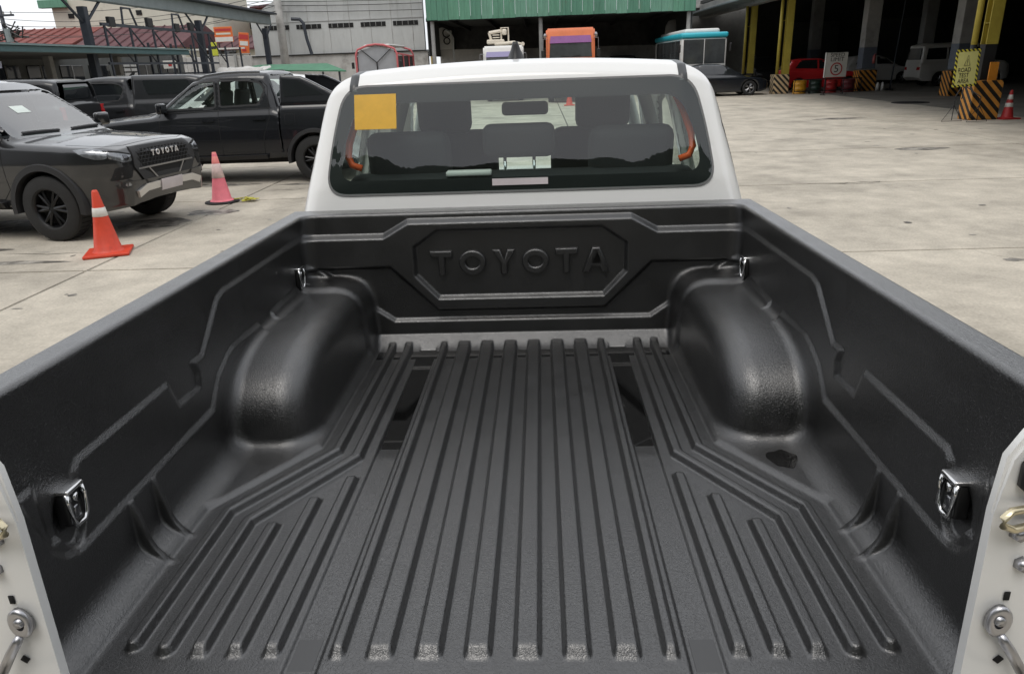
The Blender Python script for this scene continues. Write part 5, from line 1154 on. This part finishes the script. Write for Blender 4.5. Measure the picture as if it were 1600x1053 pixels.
for k in range(6):
    y0 = 1.3 + k * 1.75; bm = bmesh.new(); tube(bm, [(.5, y0, 3.6), (.5, y0, 1.2)], .05, 6); bobj('hanger', bm, M_steel2, gt)
    bm = bmesh.new(); tube(bm, [(.5, y0, 3.55), (.5, y0 + 1.6, 2.35)], .035, 6); bobj('diagonal', bm, M_steel2, gt)
for k, yy in enumerate((1.8, 4.6, 6.9, 8.3)): obox('floodlight', (.5, yy, 3.72 + .1 * (k % 2)), (.14, .42, .34), M_matte, gt, bev=.02)
for yy in (2.6, 6.6):
    bm = bmesh.new(); tube(bm, [(.5, yy, 3.65), (.5, yy + .1, 4.25), (.5, yy + .7, 4.25), (.5, yy + 1.0, 3.65)], .045, 6); bobj('bracket_hoop', bm, M_steel2, gt)
fn = thing('steel_fence', 'dark navy steel fence with open mesh top beneath the gantry', 'fence', (-17.2, 32.0, 0))
for k in range(6):
    obox('fence_panel', (0, .5 + k * 2.1, .98), (.04, 2.05, 1.9), M_steel2, fn, bev=.005); obox('fence_post', (.04, -.55 + k * 2.1, 1.6), (.08, .08, 3.2), M_steel2, fn)
off_ = thing('office_building', 'low office building with dark windows under a teal edged canopy', 'building', (-21, 22, 0))
obox('wall', (-1.8, 6, 1.45), (3.4, 30, 2.9), mat('dim_office_wall', (.13, .135, .13), rough=.85, var=.2, vscale=1), off_)
obox('canopy_fascia', (5.70, .6, 2.72), (.10, 17.2, .19), M_teal, off_, bev=.02); obox('canopy_lip', (5.72, .6, 2.835), (.22, 17.3, .04), mat('pale_teal_flashing', (.16, .23, .23), rough=.5, var=.1), off_); obox('canopy_roof', (2.2, .6, 2.87), (6.9, 17.2, .03), M_ggrey, off_); obox('canopy_soffit', (2.2, .6, 2.66), (6.9, 17.0, .04), M_gdk, off_)
for k in range(9):
    w_ = obox('window', (-.085, 1.0 + k * 2.2, 1.75), (.06, 1.7, 1.3), G_dark, off_, bev=.01); obox('mullion', (-.045, 1.0 + k * 2.2, 1.75), (.03, .06, 1.3), M_conc, w_)
for k in range(4): obox('pillar', (3.2, -6 + k * 4.6, 1.32), (.26, .26, 2.64), M_conc, off_, bev=.02)
for k in range(3):
    for q in range(5): obox('louvre', (-.02, 13.7 + k * .7, 1.5 + q * .22), (.05, .55, .14), M_busw if k else M_conc, off_)
ki = thing('guard_kiosk', 'pale lavender kiosk at the far left picture edge', 'kiosk', (-17.6, 19.0, 0))
M_lav = mat('lavender_wall', (.42, .44, .56), rough=.7, var=.05); obox('wall', (0, 0, 1.15), (2.0, 2.0, 2.3), M_lav, ki, bev=.02); quadp('roof', [(-1.7, -1.4, 2.75), (1.45, -1.4, 2.40), (1.45, 1.4, 2.40), (-1.7, 1.4, 2.75)], M_lav, ki, .2); obox('window', (.2, -1.01, 1.5), (1.0, .04, .7), G_dark, ki)
# background houses
M_cr = mat('cream_wall', (.58, .56, .47), rough=.85, var=.08, vscale=.5, dirt=(.35, .33, .27, .6, .8), dscale=.6); M_mar = mat('maroon_roof', (.085, .028, .032), rough=.7, var=.25, vscale=1.5); M_rr = mat('red_roof', (.17, .042, .034), rough=.7, var=.3, vscale=1.5)
M_brick = mat('orange_brick', (.42, .20, .12), rough=.85, var=.2, vscale=3, bump=.01, bscale=5)
def house(name, label, x0, x1, y, zt, wallm, roofm=None, zr=0, win=0, d=8, zw=None):
    t = thing(name, label, 'building', ((x0 + x1) / 2, y, 0)); w_ = x1 - x0
    obox('wall', (0, d / 2, zt / 2), (w_, d, zt), wallm, t, bev=.03)
    if roofm:
        bm = bmesh.new(); prism(bm, [(-.5, zt), (d / 2, zt + zr), (d + .5, zt), (d + .5, zt - .12), (-.5, zt - .12)], -w_ / 2 - .4, w_ / 2 + .4, 'x'); bobj('roof', bm, roofm, t)
        for k in range(int(w_ / .8)):
            bm = bmesh.new(); tube(bm, [(-w_ / 2 + .4 + k * .8, -.5, zt + .03), (-w_ / 2 + .4 + k * .8, d / 2, zt + zr + .03)], .05, 4); bobj('roof_rib', bm, roofm, t)
    for k in range(win):
        xx = -w_ / 2 + w_ * (k + .5) / win; v = obox('window', (xx, -.03, zw or zt * .7), (min(1.2, w_ / win * .5), .08, .9), G_dark, t); obox('window_sill', (xx, -.08, (zw or zt * .7) - .5), (min(1.3, w_ / win * .55), .14, .08), wallm, t)
    return t
ch = house('cream_building', 'tall cream building with green roof edge behind the red roofs', -39, -26, 60, 11, M_cr, None, win=0)
obox('green_eave', (-6.1, -.35, 7.45), (2.2, .5, .6), GRN[0], ch, bev=.03)
for xx, zz in ((-5.0, 6.55), (.6, 6.6), (3.4, 6.9)): obox('window', (xx, -.03, zz), (.45, .08, .35), M_dark, ch)
house('house', 'low house with bright red tiled roof at far left', -44, -33.8, 53, 4.2, M_brick, M_rr, 1.3, 3)
house('house', 'house with maroon roof behind the steel gantry', -31.5, -24.6, 50, 3.7, M_cr, M_mar, 1.5, 3, zw=3.0)
house('house', 'tan house with flat roof beyond the gantry beam', -33, -24.8, 68, 7.2, mat('tan_wall', (.45, .38, .26), rough=.85, var=.12), None, 0, 4, zw=5.9)
house('house', 'orange brick house between utility pole and warehouse', -23.4, -19.4, 63, 6.9, M_brick, M_mar, .5, 2, zw=5.4)
house('house', 'small maroon roofed house left of the utility pole', -24.2, -18.4, 54, 3.5, M_cr, M_mar, 1.0, 2, zw=2.9)
for k, (x, y, z, w_, h_, c) in enumerate(((-27.6, 49.3, 3.55, 5.0, .10, M_signw), (-26.0, 49.25, 3.05, 3.2, .08, M_signw), (-21.6, 48.8, 3.35, 4.2, .10, M_signw), (-20.6, 48.7, 2.98, 3.0, .07, M_conc))):
    o = obox('gutter_pipe', (x, y, z), (w_, .1, h_), c); tag(o, ['upper white gutter pipe on the maroon roofed house', 'lower white gutter pipe on the maroon roofed house', 'white pipe across the small house left of the utility pole', 'grey pipe below the white pipe left of the utility pole'][k], 'pipe')
for k in range(7):
    x = -29.6 + k * .9 + random.uniform(-.2, .2); z = random.uniform(2.7, 3.3); o = obox('aircon_unit', (x, 49.2, z), (.7, .35, .5), random.choice((M_signw, M_conc, M_cr)), bev=.03); tag(o, '%s air conditioner box under the maroon eaves' % ['first', 'second', 'third', 'fourth', 'fifth', 'sixth', 'rightmost'][k], 'air conditioner', 'boxes under the maroon eaves'); obox('fan_grille', (x, 49.01, z), (.34, .02, .34), M_dark).parent = o
# signs on the far side
def billboard(x, y, z, w, h, m, label, bars, rz=0, tilt=0):
    t = thing('sign_board', label, 'sign', (x, y, 0), R(rz)); q = Matrix.Rotation(R(tilt), 3, 'Y')
    obox('board', (0, 0, z), (w, .06, h), m, t, q, bev=.01)
    for s in (-1, 1):
        bm = bmesh.new(); tube(bm, [(s * w * .35, .08, 0), (s * w * .35, .08, z + h * .4)], .04, 5); bobj('leg', bm, M_matte, t)
    for dz, bw, bh, bm_ in bars: obox('print_band', (Matrix.Rotation(R(tilt), 3, 'Y') @ Vector((0, -.038, dz * h)) + Vector((0, 0, z))), (bw * w, .012, bh * h), bm_, t, q)
M_or = mat('orange_sign', (.62, .14, .03), rough=.5, var=.08)
billboard(-21.05, 49.5, 4.25, 1.25, .95, M_or, 'wide orange sign board with a white lower half beyond the gantry', ((.30, .85, .16, M_redi), (.05, .8, .12, M_cr), (-.32, .96, .30, M_signw)))
billboard(-19.75, 49.5, 3.65, .68, 1.35, M_or, 'narrow tilted orange poster board near the last gantry column', ((.30, .9, .22, M_redi), (.0, .8, .2, M_signw), (-.3, .4, .14, M_redi)), tilt=6)
billboard(-20.8, 47.0, 3.3, .42, .8, mat('lime_sign', (.50, .52, .04), rough=.5), 'lime yellow sign standing above the boundary wall', ((.1, .7, .2, M_ink),))
billboard(-19.5, 38.0, 2.35, .75, .4, M_signw, 'small white notice board with round emblem behind the fence', ((0.0, .25, .4, M_redi),))
billboard(-16.6, 62, 4.0, .9, 1.1, mat('amber_sign', (.55, .28, .03), rough=.5), 'amber panel in front of the orange brick house', ())
# utility poles and cables
def pole(x, y, h, r, m, label):
    t = thing('utility_pole', label, 'utility pole', (x, y, 0)); bm = bmesh.new(); cyl(bm, (0, 0, 0), (.0, 0, h), r, r * .75, n=12); bobj('shaft', bm, m, t, True)
    obox('crossarm', (0, -.1, h - .6), (1.8, .1, .12), M_steel2, t)
    for k in range(4):
        bm = bmesh.new(); cyl(bm, (-.75 + k * .5, -.1, h - .54), (-.75 + k * .5, -.1, h - .36), .05, .03, n=8); bobj('insulator', bm, M_conc, t)
    bm = bmesh.new(); cyl(bm, (.32, -.2, h - 2.2), (.32, -.2, h - 1.4), .22, n=12); bobj('transformer', bm, M_ggrey, t); return t
pole(-15.55, 44.8, 9.5, .27, M_gwall2, 'grey concrete utility pole between the gantry and the warehouse')
pole(-34.6, 47.5, 6.4, .16, M_steel2, 'dark utility pole with tangled cables at far left')
def cable(p0, p1, sag, label, r=.016):
    bm = bmesh.new(); a, b = Vector(p0), Vector(p1); tube(bm, [a.lerp(b, t) - Vector((0, 0, sag * 4 * t * (1 - t))) for t in np.linspace(0, 1, 18)], r, 5); tag(bobj('power_cable', bm, M_black), label, 'cable', 'power cables')
for k, (z0, z1, sg) in enumerate(((6.0, 6.6, .5), (5.6, 6.2, .7), (5.2, 5.9, .6), (4.8, 5.5, .8), (4.5, 5.2, .5))):
    cable((-34.5, 47.4, z0), (-15.6, 44.6, z1), sg, ['topmost', 'second', 'middle', 'fourth', 'lowest'][k] + ' of the cables strung between the two utility poles')
for k, (z0, z1) in enumerate(((5.9, 5.4), (5.5, 5.0), (6.3, 6.2), (6.6, 6.5))): cable((-60, 50, z0), (-34.5, 47.4, z1), .4, ['third', 'lowest', 'second', 'topmost'][k] + ' of the cables leaving the far left pole towards the picture edge')
bm = bmesh.new()
for k in range(14):
    a = Vector((-34.6 + random.uniform(-1.2, 1.2), 47.3, random.uniform(4.2, 5.2))); tube(bm, [a + Vector((random.uniform(-.7, .7), random.uniform(-.1, .1), random.uniform(-.4, .4))) for _ in range(5)], .05, 5)
tag(bobj('cable_tangle', bm, M_black), 'dark tangle of spare cable round the far left utility pole', 'cable')
# tarpaulins over stored goods
def tarp(name, pts, m, label, cat, seed):
    r3 = random.Random(seed); (x0, x1, y0, y1, zt) = pts; n = 18; bm = bmesh.new(); g = []
    for i in range(n):
        row = []
        for j in range(n):
            u, v = i / (n - 1), j / (n - 1); e = min(u, 1 - u, v, 1 - v); z = zt * (1 if e > .08 else .35 + 8 * e) + r3.uniform(-.05, .05) + .08 * math.sin(u * 9) * math.cos(v * 7); row.append(bm.verts.new((x0 + (x1 - x0) * u, y0 + (y1 - y0) * v, max(z, 0))))
        g.append(row)
    for i in range(n - 1):
        for j in range(n - 1): bm.faces.new((g[i][j], g[i + 1][j], g[i + 1][j + 1], g[i][j + 1]))
    tag(bobj(name, bm, m, None, True), label, cat)
tarp('tarpaulin', (-15.3, -12.7, 33, 35, 2.0), mat('white_tarp', (.55, .54, .52), rough=.6, var=.15, vscale=2), 'crumpled white tarpaulin over goods behind the dark grey pickup', 'tarpaulin', 3)
lt = thing('lean_to_roof', 'green tarpaulin lean-to roof behind the white utility car', 'canopy', (-11.8, 35, 0))
quadp('roof_sheet', [(-2.9, -1.0, 1.98), (2.7, -1.0, 1.74), (1.2, 1.2, 2.12), (-2.2, 1.2, 2.16)], mat('green_tarp', (.04, .17, .09), rough=.6, var=.25, vscale=2), lt, .05)
for x, y in ((-2.6, -.8), (2.3, -.8), (-2, 1), (1, 1)):
    bm = bmesh.new(); cyl(bm, (x, y, 0), (x, y, 1.72), .05, n=8); bobj('post', bm, M_steel2, lt)
# leaning dark arch frame by the brick house
bm = bmesh.new(); tube(bm, [(-14.9, 45, 4.75), (-14.4, 45, 4.72), (-14.2, 45, 4.5), (-14.1, 45, 3.6), (-13.9, 45, 2.7)], .10, 8); tag(bobj('cable_conduit', bm, M_steel2), 'dark bent conduit climbing the left corner of the warehouse', 'pipe')
# structures right of the shed
rb = thing('annex_building', 'stained concrete annex between the shed and the garage', 'building', (10.5, 53, 0))
obox('wall', (1.0, 2, 4), (6.0, 4, 8), M_conc, rb, bev=.05); obox('ledge', (.2, -.15, 5.0), (3.4, .4, .2), M_gwall2, rb); obox('window', (1.5, -.02, 6.2), (1.2, .08, 1.0), M_dark, rb)
